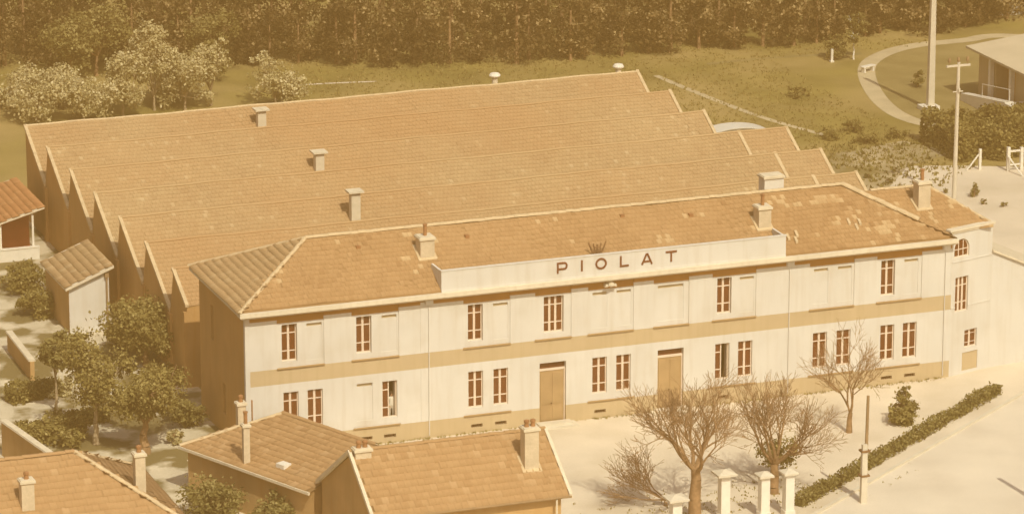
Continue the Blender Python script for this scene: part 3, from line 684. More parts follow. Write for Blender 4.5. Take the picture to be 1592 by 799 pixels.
# gabled house in the middle foreground
hs = thing('gabled_house', 'tan tiled gabled house with a broad double-pot chimney in front of the office', 'house', (*G(543, 702, 6.1), .6))
RZ3, EF, EB, HF, HB, HL = 5.5, 3.25, 2.3, 3.55, 5.2, 10.0
b = MB()
b.poly([(.15, -HF + .3, -.6), (.15, HB - .3, -.6), (.15, HB - .3, EB + .15), (.15, 0, RZ3 - .12), (.15, -HF + .3, EF + .15)]); b.poly([(HL - .4, -HF + .3, -.6), (HL - .4, HB - .3, -.6), (HL - .4, HB - .3, EB + .15), (HL - .4, 0, RZ3 - .12), (HL - .4, -HF + .3, EF + .15)])
b.poly([(.15, -HF + .3, -.6), (HL - .4, -HF + .3, -.6), (HL - .4, -HF + .3, EF + .1), (.15, -HF + .3, EF + .1)]); b.poly([(.15, HB - .3, -.6), (HL - .4, HB - .3, -.6), (HL - .4, HB - .3, EB + .1), (.15, HB - .3, EB + .1)])
b.build('wall', M['housewall'], hs)
r = MB(); r.poly([(0, -HF, EF), (HL, -HF, EF), (HL, 0, RZ3), (0, 0, RZ3)]); r.poly([(0, HB, EB), (HL, HB, EB), (HL, 0, RZ3), (0, 0, RZ3)]); r.poly([(0, -HF, EF - .07), (HL, -HF, EF - .07), (HL, 0, RZ3 - .07), (0, 0, RZ3 - .07)])
rf = r.build('roof', M['deck'], hs)
gable_tiles(rf, (0.02, -HF - .05, EF + .01), (1, 0, 0), (0, HF, RZ3 - EF), HL, math.hypot(HF, RZ3 - EF))
tile_mass('roof_tiles', tile_field((HL, HB + .05, EB + .01), (-1, 0, 0), (0, -HB, RZ3 - EB), HL, math.hypot(HB, RZ3 - EB), .34, .44), .34, .44, M['tile3'], rf)
ridge_run((0, 0, RZ3 + .05), (HL, 0, RZ3 + .05), rf, .13, .42, M['tile3'])
for x in (0, HL):
    for sy, ez in ((-HF, EF), (HB, EB)):
        v = MB(); v.hexa([(x - .08, sy, ez - .12), (x + .08, sy, ez - .12), (x + .08, 0, RZ3 - .1), (x - .08, 0, RZ3 - .1), (x - .08, sy, ez + .1), (x + .08, sy, ez + .1), (x + .08, 0, RZ3 + .12), (x - .08, 0, RZ3 + .12)]); v.build('verge_board', M['trim'], rf)
g = MB(); g.tube((0, -HF - .08, EF - .02), (HL, -HF - .08, EF - .02), .06, .06, 8); g.build('gutter', M['wood'], hs)
d = MB(); d.tube((HL - .75, -HF - .05, .2), (HL - .75, -HF - .05, EF - .1), .05, .05, 8); d.build('downpipe', M['trim'], hs)
m3 = (RZ3 - EF) / HF
chimney(hs, 8.55, -1.75, 3.9, 6.35, .72, .62, 2, slope=(RZ3 - 1.75 * m3, m3))
chimney(hs, .55, -.25, 4.8, 5.75, .8, .5, 2)
# long low house with a hipped back end
ang = -R(66); A = G(280, 693, 2.5); hs = thing('low_house', 'long low-pitched tiled house with a thin tall flue and brown side wall', 'house', (A[0], A[1], -.5), ang)
# local x runs along the eave towards the viewer, local y to the ridge
Lh, Wd, z0, z1, HS, WB, zb2 = 9.9, 4.4, 3.0, 4.4, 2.9, 2.4, 2.9
b = MB(); b.poly([(.3, .25, 0), (Lh, .25, 0), (Lh, .25, z0), (.3, .25, z0)]); b.poly([(.3, .25, 0), (.3, Wd + WB - .3, 0), (.3, Wd + WB - .3, zb2), (.3, .25, z0)]); b.poly([(Lh - .2, .25, 0), (Lh - .2, Wd + WB - .3, 0), (Lh - .2, Wd + WB - .3, zb2), (Lh - .2, Wd, z1 - .1), (Lh - .2, .25, z0)]); b.poly([(.3, Wd + WB - .3, 0), (Lh - .2, Wd + WB - .3, 0), (Lh - .2, Wd + WB - .3, zb2), (.3, Wd + WB - .3, zb2)])
b.build('wall', M['housewall'], hs)
r = MB(); r.poly([(0, 0, z0), (Lh, 0, z0), (Lh, Wd, z1), (HS, Wd, z1)]); r.poly([(0, 0, z0), (HS, Wd, z1), (0, Wd + WB, zb2)]); r.poly([(HS, Wd, z1), (Lh, Wd, z1), (Lh, Wd + WB, zb2), (0, Wd + WB, zb2)])
rf = r.build('roof', M['deck'], hs)
sl2 = math.hypot(Wd, z1 - z0)
gable_tiles(rf, (0, -.05, z0 + .01), (1, 0, 0), (0, Wd, z1 - z0), Lh, sl2, 'tile3', .42, .40, 300, lambda x, y, z: x > y * HS / Wd - .1)
tile_mass('roof_tiles', tile_field((-.05, 2 * Wd, z0 + .01), (0, -1, 0), (HS, 0, z1 - z0), 2 * Wd, math.hypot(HS, z1 - z0), .34, .40, lambda x, y, z: y < Wd + WB * (1 - x / HS) and y > Wd * x / HS), .34, .40, M['tile3'], rf)
tile_mass('roof_tiles', tile_field((Lh, Wd + WB + .05, zb2 + .01), (-1, 0, 0), (0, -WB, z1 - zb2), Lh, math.hypot(WB, z1 - zb2), .42, .40, lambda x, y, z: x > HS * (Wd + WB - y) / WB), .42, .40, M['tile3'], rf)
ridge_run((HS, Wd, z1 + .05), (Lh, Wd, z1 + .05), rf, .13, .42, M['tile3']); ridge_run((0, 0, z0 + .06), (HS, Wd, z1 + .05), rf, .12)
v = MB(); v.box(0, Lh, -.12, -.02, z0 - .12, z0 + .02); v.build('eave_board', M['trim'], hs)
chimney(hs, 4.6, .45, 2.9, 5.2, .32, .32, 1, True, rz=-ang)
chimney(hs, 1.55, 2.75, 3.4, 5.1, .42, .42, 1, rz=-ang)
v = MB(); v.box(6.5, 7.1, .75, 1.25, z0 + .26, z0 + .52); sk = v.build('skylight', M['whitepaint'], hs)
pv2 = MB(); pv2.tube((1.55, 3.5, 3.9), (1.55, 3.5, 5.0), .04, .04, 6); pv2.build('vent_pipe', M['pot'], hs)
# hipped house cut by the lower left corner
hs = thing('hipped_house', 'hipped tan tiled house with two stout chimneys by the garden', 'house', (-12.1, -11.5, 0))
zr, ze, hd = 5.5, 2.65, 4.6
b = MB()
for a in ((-11.3, -hd + .3, hd - .3, -hd + .3), (hd - .3, -hd + .3, hd - .3, hd - .3), (-11.3, hd - .3, hd - .3, hd - .3), (-11.3, -hd + .3, -11.3, hd - .3)): b.poly([(a[0], a[1], 0), (a[2], a[3], 0), (a[2], a[3], ze + .15), (a[0], a[1], ze + .15)])
b.build('wall', M['housewall'], hs)
r = MB(); r.poly([(-11.5, -hd, ze), (hd, -hd, ze), (0, 0, zr), (-11.5, 0, zr)]); r.poly([(hd, -hd, ze), (hd, hd, ze), (0, 0, zr)]); r.poly([(-11.5, hd, ze), (hd, hd, ze), (0, 0, zr), (-11.5, 0, zr)])
rf = r.build('roof', M['deck'], hs); slh = math.hypot(hd, zr - ze)
gable_tiles(rf, (-11.5, -hd - .05, ze + .01), (1, 0, 0), (0, hd, zr - ze), 11.5 + hd, slh, 'tile3', .36, .42, 300, lambda x, y, z: x < -y + .1)
tile_mass('roof_tiles', tile_field((hd + .05, -hd, ze + .01), (0, 1, 0), (-hd, 0, zr - ze), 2 * hd, slh, .36, .42, lambda x, y, z: abs(y) < x + .1), .36, .42, M['tile3'], rf)
tile_mass('roof_tiles', tile_field((hd, hd + .05, ze + .01), (-1, 0, 0), (0, -hd, zr - ze), 11.5 + hd, slh, .36, .42, lambda x, y, z: x < y + .1), .36, .42, M['tile3'], rf)
ridge_run((-11.5, 0, zr + .06), (0, 0, zr + .06), rf, .14, .42, M['tile3']); ridge_run((hd, -hd, ze + .08), (0, 0, zr + .06), rf, .14); ridge_run((hd, hd, ze + .08), (0, 0, zr + .06), rf, .14)
chimney(hs, 2.75, -1.75, 3.2, 5.75, .5, .5, 1, slope=None)
chimney(hs, -3.0, -2.55, 3.5, 5.35, .62, .55, 1)
# small white hut with a mono-pitch tile roof
hs = thing('white_hut', 'small tall hut with white front and mono-pitch tile roof against the hall', 'hut', (-3.15, 24.4, 0))
b = MB(); b.poly([(0, 0, 0), (2.35, 0, 0), (2.35, 0, 3.62), (0, 0, 2.72)], 1); b.poly([(0, 0, 0), (0, 5.4, 0), (0, 5.4, 2.72), (0, 0, 2.72)]); b.poly([(2.35, 0, 0), (2.35, 5.4, 0), (2.35, 5.4, 3.62), (2.35, 0, 3.62)]); b.poly([(0, 5.4, 0), (2.35, 5.4, 0), (2.35, 5.4, 3.62), (0, 5.4, 2.72)])
b.build('wall', [M['housewall'], M['white']], hs)
r = MB(); r.hexa([(-.25, -.3, 2.66), (2.6, -.3, 3.76), (2.6, 5.6, 3.76), (-.25, 5.6, 2.66), (-.25, -.3, 2.78), (2.6, -.3, 3.88), (2.6, 5.6, 3.88), (-.25, 5.6, 2.78)]); rf = r.build('roof', M['trim'], hs)
gable_tiles(rf, (-.27, 5.55, 2.79), (0, -1, 0), (2.85, 0, 1.1), 5.75, 3.05, 'tile', .36, .42)
v = MB(); v.tube((2.2, -.12, .1), (2.2, -.12, 3.4), .05, .05, 8); v.box(2.08, 2.32, -.2, -.001, 3.2, 3.45); v.build('downpipe', M['wood'], hs)
# red lean-to at the left edge
hs = thing('open_lean_to', 'open-fronted red lean-to with red tile roof and white posts at the left edge', 'shed', (-4.2, 40.2, 0))
b = MB(); b.poly([(-2, 2.2, 0), (3.2, 2.2, 0), (3.2, 2.2, 3.0), (-2, 2.2, 1.6)]); b.poly([(3.2, 2.2, 0), (3.2, 7, 0), (3.2, 7, 3.0), (3.2, 2.2, 3.0)]); b.build('wall', M['redwall'], hs)
r = MB(); r.hexa([(-2.3, -.2, 1.5), (3.6, -.2, 3.1), (3.6, 7, 3.1), (-2.3, 7, 1.5), (-2.3, -.2, 1.62), (3.6, -.2, 3.22), (3.6, 7, 3.22), (-2.3, 7, 1.62)]); rf = r.build('roof', M['trim'], hs)
gable_tiles(rf, (-2.3, 6.95, 1.63), (0, -1, 0), (5.9, 0, 1.6), 7.1, 6.1, 'tilered', .36, .42)
for x in (.9, 2.9):
    v = MB(); v.box(x - .06, x + .06, .0, .12, 0, 2.2 + x * .2); v.box(x - .12, x + .12, -.04, .16, 0, .2); v.build('post', M['whitepaint'], hs)
v = MB(); v.box(-2, 3.2, -.25, -.05, 0, .75); v.box(-2.03, 3.23, -.29, -.01, .75, .82); v.build('low_wall', M['whitepaint'], hs)
# garden walls with coping
def garden_wall(a, b_, h, label, m='housewall'):
    a, b_ = Vector((*a, 0)), Vector((*b_, 0)); d = b_ - a; L_ = d.length; rz = math.atan2(d.y, d.x); t = thing('garden_wall', label, 'wall', a, rz)
    q = MB(); q.box(0, L_, -.12, .12, 0, h); q.build('wall', M[m], t)
    n = max(1, int(L_ / .9))
    for i in range(n):
        q = MB(); q.hexa([(i * L_ / n, -.2, h), ((i + 1) * L_ / n - .012, -.2, h), ((i + 1) * L_ / n - .012, .2, h), (i * L_ / n, .2, h)] + [(i * L_ / n, -.17, h + .09), ((i + 1) * L_ / n - .012, -.17, h + .09), ((i + 1) * L_ / n - .012, .17, h + .1), (i * L_ / n, .17, h + .1)]); q.build('coping_stone', M['trim'], t)
garden_wall(G(5, 654, 1.9), G(92, 715, 1.9), 1.9, 'brown garden wall with pale coping behind the hipped house')
garden_wall(G(14, 516, 1.1), G(50, 562, 1.1), 1.1, 'low brown garden wall with pale coping beside the garden path')
# round-roofed store behind the hall
hs = thing('barrel_store', 'small round-roofed pale store behind the stepped end of the hall', 'outbuilding', (47.0, 45.3, 0))
b = MB(); rad = 3.1; zc = 1.1; arc = [(rad * math.cos(math.pi * k / 20), zc + rad * math.sin(math.pi * k / 20) * .46) for k in range(21)]
b.poly([(x, 0, z) for x, z in arc] + [(-rad, 0, 0), (rad, 0, 0)]); b.build('end_wall', M['metalroof'], hs)
b = MB()
for k in range(20):
    a, c = arc[k], arc[k + 1]
    for s, z in ((1.03, .03),): b.hexa([(a[0] * s, -.15, a[1] + z), (c[0] * s, -.15, c[1] + z), (c[0] * s, 1.4, c[1] + z), (a[0] * s, 1.4, a[1] + z), (a[0] * s, -.15, a[1] + z + .05), (c[0] * s, -.15, c[1] + z + .05), (c[0] * s, 1.4, c[1] + z + .05), (a[0] * s, 1.4, a[1] + z + .05)])
for s in (-1, 1): b.box(s * rad - .03, s * rad + .03, 0, 1.4, 0, zc)
b.build('roof', M['metalroof'], hs)

# ------------------------------------------------------------------ foliage
def leaf_cloud(blobs, n, size, seed, clump=.35, tbias=0., flat=.0):
    """leaf-sized faces spread in clumps through ellipsoid volumes; returns V, F, tint"""
    g = np.random.default_rng(seed); vol = np.array([b[3] * b[4] * b[5] for b in blobs]) ** .8; cnt = np.maximum(1, (n * vol / vol.sum()).astype(int)); cs = []; ts = []; ns = []
    for b, k in zip(blobs, cnt):
        kc = max(4, k // 26); d = g.normal(0, 1, (kc, 3)); d /= np.linalg.norm(d, axis=1, keepdims=True); rr = g.uniform(.35, 1.05, (kc, 1)) ** .6
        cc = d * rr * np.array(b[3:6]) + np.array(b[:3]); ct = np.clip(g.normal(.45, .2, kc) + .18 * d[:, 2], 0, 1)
        idx = g.integers(0, kc, k); off = g.normal(0, 1, (k, 3)) * clump * np.cbrt(b[3] * b[4] * b[5]) * .6 * np.array([1, 1, .8])
        cs.append(cc[idx] + off); ts.append(np.clip(ct[idx] + g.normal(0, .14, k) + tbias, 0, 1)); ns.append(d[idx])
    c = np.concatenate(cs); t = np.concatenate(ts); o = np.concatenate(ns); k = len(c)
    nn = g.normal(0, .7, (k, 3)) + o * .6 + np.array([0, 0, .35]); nn /= np.linalg.norm(nn, axis=1, keepdims=True)
    a = np.cross(nn, g.normal(0, 1, (k, 3))); a /= np.linalg.norm(a, axis=1, keepdims=True); b2 = np.cross(nn, a); s = (size * g.uniform(.55, 1.35, (k, 1)))
    keep = c[:, 2] > .03
    V = np.stack([c - a * s * .5, c - b2 * s * .32, c + a * s * .5, c + b2 * s * .32], 1)[keep].reshape(-1, 3); V[:, 2] = np.maximum(V[:, 2], .01)
    nf = int(keep.sum()); t = t[keep]; t[g.random(nf) < .03] = 1; return V, np.arange(nf * 4).reshape(-1, 4), t  # a few palest leaves painted in as sunlit flecks
def limb_mesh(blobs, base_r, h, seed, lean=(0, 0), bark='bark'):
    mb = MB(); r = random.Random(seed); top = Vector((lean[0], lean[1], h)); p = Vector((0, 0, -.1)); n = 5
    for i in range(n):
        q = Vector((lean[0] * (i + 1) / n + r.gauss(0, base_r * .25), lean[1] * (i + 1) / n + r.gauss(0, base_r * .25), h * (i + 1) / n)); mb.tube(p, q, base_r * (1 - .45 * i / n) * (1.3 if i == 0 else 1), base_r * (1 - .45 * (i + 1) / n), 8); p = q
    for b in blobs:
        c = Vector(b[:3]); m = p.lerp(c, .5) + Vector((r.gauss(0, .1), r.gauss(0, .1), r.gauss(0, .1)))
        mb.tube(p, m, base_r * .5, base_r * .32, 6); mb.tube(m, c, base_r * .32, base_r * .1, 5)
        for _ in range(4):
            e = c + Vector((r.uniform(-1, 1) * b[3], r.uniform(-1, 1) * b[4], r.uniform(-.3, 1) * b[5])) * .8; mb.tube(m.lerp(c, r.uniform(.3, 1)), e, base_r * .16, base_r * .05, 4)
    return mb.mesh('trunk', M[bark])
def leafy(name, label, cat, base, blobs, n, size, material, tr=.12, th=1., seed=1, group=None, bark='bark', clump=.35, tbias=0., crown='crown'):
    t = thing(name, label, cat, (base[0], base[1], 0), 0, group)
    link('trunk' if cat == 'tree' else 'stem', limb_mesh(blobs, tr, th, seed, bark=bark), t)
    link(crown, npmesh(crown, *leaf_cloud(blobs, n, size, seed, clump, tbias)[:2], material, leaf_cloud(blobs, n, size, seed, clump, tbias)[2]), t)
    return t
def rb(k, spread, z0, z1, r0, r1, seed):          # a loose cluster of volumes for a crown
    r = random.Random(seed); out = []
    for i in range(k):
        a = 6.283 * i / k + r.uniform(-.5, .5); d = spread * r.uniform(.3, 1); s = r.uniform(r0, r1)
        out.append((d * math.cos(a), d * math.sin(a), r.uniform(z0, z1), s, s, s * r.uniform(.75, 1.05)))
    return out
# trees of the garden on the left
leafy('round_tree', 'large dense round-crowned tree against the shaded hall gable', 'tree', G(228, 570), rb(9, 1.6, 1.4, 3.1, .9, 1.4, 3) + [(0, 0, 2.5, 1.6, 1.6, 1.4)], 8500, .21, L_MID, .2, 1.2, 31)
leafy('vase_tree', 'vase-shaped green tree with a thick dark trunk on the garden path', 'tree', G(226, 704), rb(9, 1.8, 2.6, 3.8, .65, 1.05, 5) + [(0, 0, 3.0, 1.4, 1.4, .9)], 7000, .19, L_MID, .26, 1.7, 32)
leafy('garden_tree', 'tall loose olive tree with a pale trunk at the middle of the garden', 'tree', G(150, 690), rb(8, 1.5, 2.6, 5.0, .7, 1.2, 8) + [(-.6, .8, 4.9, 1.0, 1.0, 1.2)], 6400, .19, L_MID, .17, 2.0, 33, bark='bark2')
leafy('slender_tree', 'slender leafy tree rising above the garden bushes near the hut', 'tree', G(88, 640), rb(6, .8, 2.2, 4.4, .5, .8, 9), 2600, .22, L_OLIVE, .09, 2.0, 34, bark='bark2')
for i, (px, py, k, sp, r0, r1, n, m, lab) in enumerate([
        (40, 452, 7, 1.0, .6, .9, 2600, L_MID, 'broad dark bush below the red lean-to'),
        (62, 492, 6, .8, .5, .8, 2000, L_MID, 'dark bush on the left of the white hut'),
        (190, 540, 5, .8, .5, .8, 1800, L_MID, 'leafy bush at the right foot of the white hut'),
        (110, 540, 5, .7, .3, .55, 1300, L_OLIVE, 'small pale bush at the foot of the white hut'),
        (55, 690, 6, 1.0, .4, .7, 2000, L_MID, 'spreading bush behind the brown garden wall'),
        (112, 690, 6, .9, .5, .8, 2200, L_MID, 'dark bush beside the pale tree trunk'),
        (95, 612, 5, .6, .3, .5, 1200, L_PALE, 'pale flowering bush among the garden beds'),
        (288, 664, 6, .8, .4, .8, 2000, L_OLIVE, 'olive bush between the office end wall and the low house'),
        (272, 690, 4, .4, .2, .35, 700, L_PALE, 'small white blossoming bush by the low house corner'),
        (250, 590, 4, .7, .4, .6, 1200, L_MID, 'low bush under the large round tree'),
        (330, 812, 6, 1.1, .9, 1.3, 3200, L_OLIVE, 'olive tree top in front of the low house wall'),
        (430, 824, 5, .8, .5, .8, 2000, L_OLIVE, 'smaller olive bush below the skylight of the low house')]):
    zz = (.5, 1.2) if r1 > .6 else (.25, .6)
    if py > 800: zz = (.7, 1.35)
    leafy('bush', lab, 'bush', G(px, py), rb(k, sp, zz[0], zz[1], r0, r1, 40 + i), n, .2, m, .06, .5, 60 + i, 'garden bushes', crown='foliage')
def hedge(name, label, a, b_, wd, h, n, size, material, seed, group=None):
    a, b_ = Vector((*a, 0)), Vector((*b_, 0)); d = b_ - a; L_ = d.length; g = np.random.default_rng(seed)
    t = thing(name, label, 'hedge', a, math.atan2(d.y, d.x), group)
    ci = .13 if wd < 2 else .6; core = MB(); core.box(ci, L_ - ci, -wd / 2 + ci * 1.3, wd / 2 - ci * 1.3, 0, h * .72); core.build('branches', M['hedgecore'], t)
    k = n; u = g.uniform(0, L_, k); side = g.integers(0, 3, k); v = np.where(side == 0, g.uniform(-wd / 2, wd / 2, k), np.where(side == 1, -wd / 2, wd / 2)); z = np.where(side == 0, h, g.uniform(.03, h, k))
    wob = .12 * np.sin(u * 1.3 + 1) + .08 * np.sin(u * 3.1)
    rg_ = size * .5; c = np.stack([u, v * (1 + .25 * np.sin(u * 1.9 + 2) * np.sin(u * .7)) + g.normal(0, rg_, k), z * (1 + wob * .9 + .12 * np.sin(v * 2.3 + u)) + g.normal(0, rg_, k)], 1)
    e = (g.random(k) < .06) ; c[e, 0] = np.where(g.random(e.sum()) < .5, 0, L_); c[e, 1] = g.uniform(-wd / 2, wd / 2, e.sum()); c[e, 2] = g.uniform(.05, h, e.sum())
    nn = g.normal(0, 1, (k, 3)); nn /= np.linalg.norm(nn, axis=1, keepdims=True); q = np.cross(nn, g.normal(0, 1, (k, 3))); q /= np.linalg.norm(q, axis=1, keepdims=True); q2 = np.cross(nn, q); s = size * g.uniform(.6, 1.3, (k, 1))
    V = np.stack([c - q * s * .5, c - q2 * s * .35, c + q * s * .5, c + q2 * s * .35], 1).reshape(-1, 3); V[:, 2] = np.maximum(V[:, 2], .01)
    link('foliage', npmesh('foliage', V, np.arange(k * 4).reshape(-1, 4), material, np.clip(g.normal(.45, .22, k) + .12 * np.sin(u * 2.3), 0, 1)), t)
hedge('clipped_hedge', 'long low clipped hedge running along the kerb of the road', hp(-.3, -.1)[:2], hp(21.6, -.1)[:2], .5, .5, 7500, .15, L_OLIVE, 5)
hedge('block_hedge', 'big dense block of hedge in front of the villa', (60.9, 43.9), (70, 43.9), 5.6, 1.9, 16000, .24, L_MID, 6)
hedge('garden_hedge', 'short dark box hedge at the left border of the garden', G(15, 628), G(88, 612), .9, .8, 2200, .18, L_MID, 7)
hedge('garden_hedge', 'low hedge in front of the pale garden trunk', G(75, 668), G(165, 652), .8, .6, 2200, .18, L_MID, 8)
# pale spring trees behind the hall
for i, (px, py, k, sp, z0_, z1_, r0, r1, n, lab) in enumerate([
        (58, 190, 8, 1.9, .9, 2.6, .8, 1.3, 3600, 'wide pale shrub at the far left behind the hall'),
        (130, 190, 7, 1.5, .8, 2.4, .7, 1.1, 3000, 'pale rounded shrub beside the widest one'),
        (192, 182, 8, 1.5, 1.2, 3.8, .7, 1.1, 3400, 'tall pale blossoming shrub above the hall ridge'),
        (240, 172, 9, 1.4, 2.0, 6.0, .6, 1.0, 3600, 'tallest pale green tree behind the left of the hall'),
        (288, 172, 8, 1.5, 1.0, 3.8, .7, 1.1, 3000, 'pale bushy tree right of the tallest one'),
        (328, 164, 7, 1.1, 1.4, 4.6, .45, .75, 2000, 'thin pale tree with upright sprays'),
        (30, 170, 7, 1.5, .8, 2.2, .7, 1.0, 2800, 'pale shrub partly cut by the left edge behind the hall'),
        (95, 168, 7, 1.6, .8, 2.4, .7, 1.1, 3000, 'pale shrub filling the gap behind the two widest ones'),
        (265, 155, 7, 1.6, .8, 2.6, .7, 1.1, 3000, 'low pale shrub at the back of the bushy pale trees'),
        (428, 168, 9, 1.4, .8, 3.0, .6, 1.0, 3200, 'lone pale blossoming tree standing apart behind the left flue')]):
    leafy('spring_tree', lab, 'tree', G(px, py), rb(k, sp, z0_, z1_, r0, r1, 80 + i), n, .22, L_PALE, .1, 1.0, 90 + i, 'pale trees behind the hall', 'bark2', clump=.42)
for i, (px, py, s) in enumerate(((110, 135, 2.2), (330, 125, 1.8), (150, 118, 2.4))):
    leafy('olive_tree', ('olive-green tree between the pale shrubs and the wood', 'olive-green tree behind the thin pale tree', 'large olive-green tree against the dark wood')[i], 'tree', G(px, py), rb(8, s * .8, 1.5, 4.2, s * .45, s * .65, 120 + i), 3600, .26, L_OLIVE, .14, 1.4, 130 + i)
# the dark wood closing the view
line = [(-25, 101), (9.4, 88.5), (43, 77.5), (67, 75.6), (80, 77), (100, 79)]
Vs, Fs, Ts, off = [], [], [], 0; tk = MB(); r = random.Random(3)
def along(t):
    L_ = [math.dist(a, b) for a, b in zip(line, line[1:])]; d = t * sum(L_)
    for (a, b), l in zip(zip(line, line[1:]), L_):
        if d <= l: return (a[0] + (b[0] - a[0]) * d / l, a[1] + (b[1] - a[1]) * d / l)
        d -= l
    return line[-1]
for row in range(4):
    n = 62 if row < 2 else 40
    for i in range(n):
        x, y = along((i + r.uniform(.2, .8)) / n); x += row * .9; y += row * 3.2 + r.uniform(-.7, .7); s = r.uniform(.8, 1.25); lowr = x > 74
        h = (5.2 + row * 1.0) * s * (.55 if lowr else 1)
        bl = [(x + r.uniform(-.8, .8) * s, y + r.uniform(-.6, .6) * s, h * q, (1.5 - q * .9) * s * r.uniform(.8, 1.2), (1.4 - q * .8) * s, h * .17) for q in (.2, .38, .56, .72, .88)]
        v, f, t = leaf_cloud(bl, 1200 if row < 2 else 650, .29, 1000 + row * 100 + i, .42, r.uniform(-.22, .16)); Vs.append(v); Fs.append(f + off); Ts.append(t); off += len(v)
        tk.tube((x, y, 0), (x, y, h * .7), .14 * s, .06 * s, 6)
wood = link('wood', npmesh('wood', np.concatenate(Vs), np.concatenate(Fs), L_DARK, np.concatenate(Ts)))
wood['kind'] = 'stuff'; wood['label'] = 'dark dense wood closing the view behind the field'; wood['category'] = 'wood'
tw = tk.build('trunks', M['bark'], wood); tw['kind'] = 'stuff'
# rough grass and weeds
def tufts(name, label, pts, size, seed, material, blades=3):
    g = np.random.default_rng(seed); P_ = np.repeat(np.array(pts), blades, 0); k = len(P_); a = g.uniform(0, 6.283, k); s = size * g.uniform(.5, 1.4, k); dx = np.stack([np.cos(a), np.sin(a), 0 * a], 1) * (s * .45)[:, None]
    b = np.concatenate([P_ + g.normal(0, .08, (k, 2)), np.full((k, 1), .01)], 1); ln = g.normal(0, .3, (k, 3)) * s[:, None]; ln[:, 2] = s
    V = np.stack([b - dx, b + dx, b + dx * .3 + ln, b - dx * .3 + ln], 1).reshape(-1, 3); V[:, 2] = np.maximum(V[:, 2], .01)
    o = link(name, npmesh(name, V, np.arange(k * 4).reshape(-1, 4), material, np.clip(g.normal(.5, .25, k), 0, 1))); o['kind'] = 'stuff'; o['label'] = label; o['category'] = 'grass'; return o
g_ = np.random.default_rng(77)
pts = [G(*q) for q in zip(g_.uniform(430, 1440, 9000), g_.uniform(62, 262, 9000))]
def field_ok(p):
    x, y = p
    if y < 50 and x < 49.5: return False
    if x > 61 and 43 < y < 72: return False
    return y > 35
tufts('field_grass', 'rough olive grass of the field behind the hall', [p for p in pts if field_ok(p)], .10, 4, L_GRASS)
pts = [(x, y) for x, y in zip(g_.uniform(45, 62, 1500), g_.uniform(25, 48, 1500)) if y > 25 + (x - 45) * .9 and not (y > 44 and x < 50.5)]
tufts('verge_weeds', 'weeds on the rough pale verge beside the hall', pts, .16, 5, L_OLIVE)
pts = [(x, -abs(g_.normal(0, .12)) - .03) for x in g_.uniform(0, 40, 420)] + [(x, y) for x, y in zip(g_.normal(21, 4, 260), g_.normal(-14.5, 1.3, 260))]
tufts('yard_weeds', 'small weeds along the foot of the office and round the bare trees', pts, .08, 6, L_GRASS)
# weeds in the yard on the right and bare stones
for i, (px, py, s) in enumerate(((1530, 318, .3), (1560, 322, .25), (1470, 300, .2), (1380, 285, .3), (1400, 292, .28), (1425, 288, .22), (1350, 278, .3), (1392, 268, .3))):
    leafy('weed_clump', 'small weed clump on the pale ground beyond the office', 'weed', G(px, py), rb(3, s * .5, s * .4, s * .8, s * .5, s * .8, 300 + i), 120, .12, L_OLIVE, .02, s, 310 + i, 'weed clumps on the far yard', crown='foliage')
leafy('conifer', 'small pointed dark conifer on the pale yard beside the pole', 'tree', G(1515, 306), [(0, 0, .25, .3, .3, .25), (0, 0, .55, .2, .2, .25), (0, 0, .85, .1, .1, .2)], 700, .1, L_MID, .05, .6, 320)
leafy('young_conifer', 'bushy young conifer between the office and the roadside hedge', 'tree', G(1404, 658), [(0, 0, .35, .8, .8, .35), (-.35, .1, .8, .5, .5, .3), (.35, 0, .95, .5, .5, .3), (.0, .1, 1.4, .4, .4, .35), (.12, 0, 1.9, .2, .2, .35)], 2600, .17, L_MID, .07, 1.2, 321)
leafy('evergreen_shrub', 'dark rounded shrub under the second bare tree', 'bush', G(1205, 742), rb(6, .6, .5, 1.6, .45, .75, 322), 2200, .16, L_MID, .06, .5, 322, crown='foliage')
leafy('lawn_shrub', 'small feathery shrub in the round bed on the lawn', 'bush', G(1426, 136), [(0, 0, .45, .45, .45, .3), (.05, 0, .95, .3, .3, .35)], 700, .14, L_OLIVE, .04, .6, 323, crown='foliage')
leafy('sapling', 'slim pale sapling with white-painted trunk by the field path', 'tree', G(1327, 93), rb(6, .5, 1.6, 3.2, .35, .6, 324), 1300, .18, L_OLIVE, .07, 1.6, 324, bark='whitepaint')
leafy('field_bush', 'dark olive bush beside the slim sapling', 'bush', G(1298, 92), rb(5, .7, .5, 1.2, .4, .6, 325), 1300, .18, L_OLIVE, .06, .6, 325, crown='foliage')
for i, (px, py) in enumerate(((1240, 152), (1330, 205), (1345, 222), (1285, 215), (1395, 215))):
    leafy('field_clump', ('low clump in the middle of the field', 'brown clump at the field edge below the drive', 'lower brown clump at the field edge', 'left clump at the field edge', 'clump beside the block hedge')[i], 'bush', G(px, py), rb(4, .6, .2, .45, .3, .5, 330 + i), 700, .16, L_MID, .04, .3, 330 + i, 'field clumps', crown='foliage')

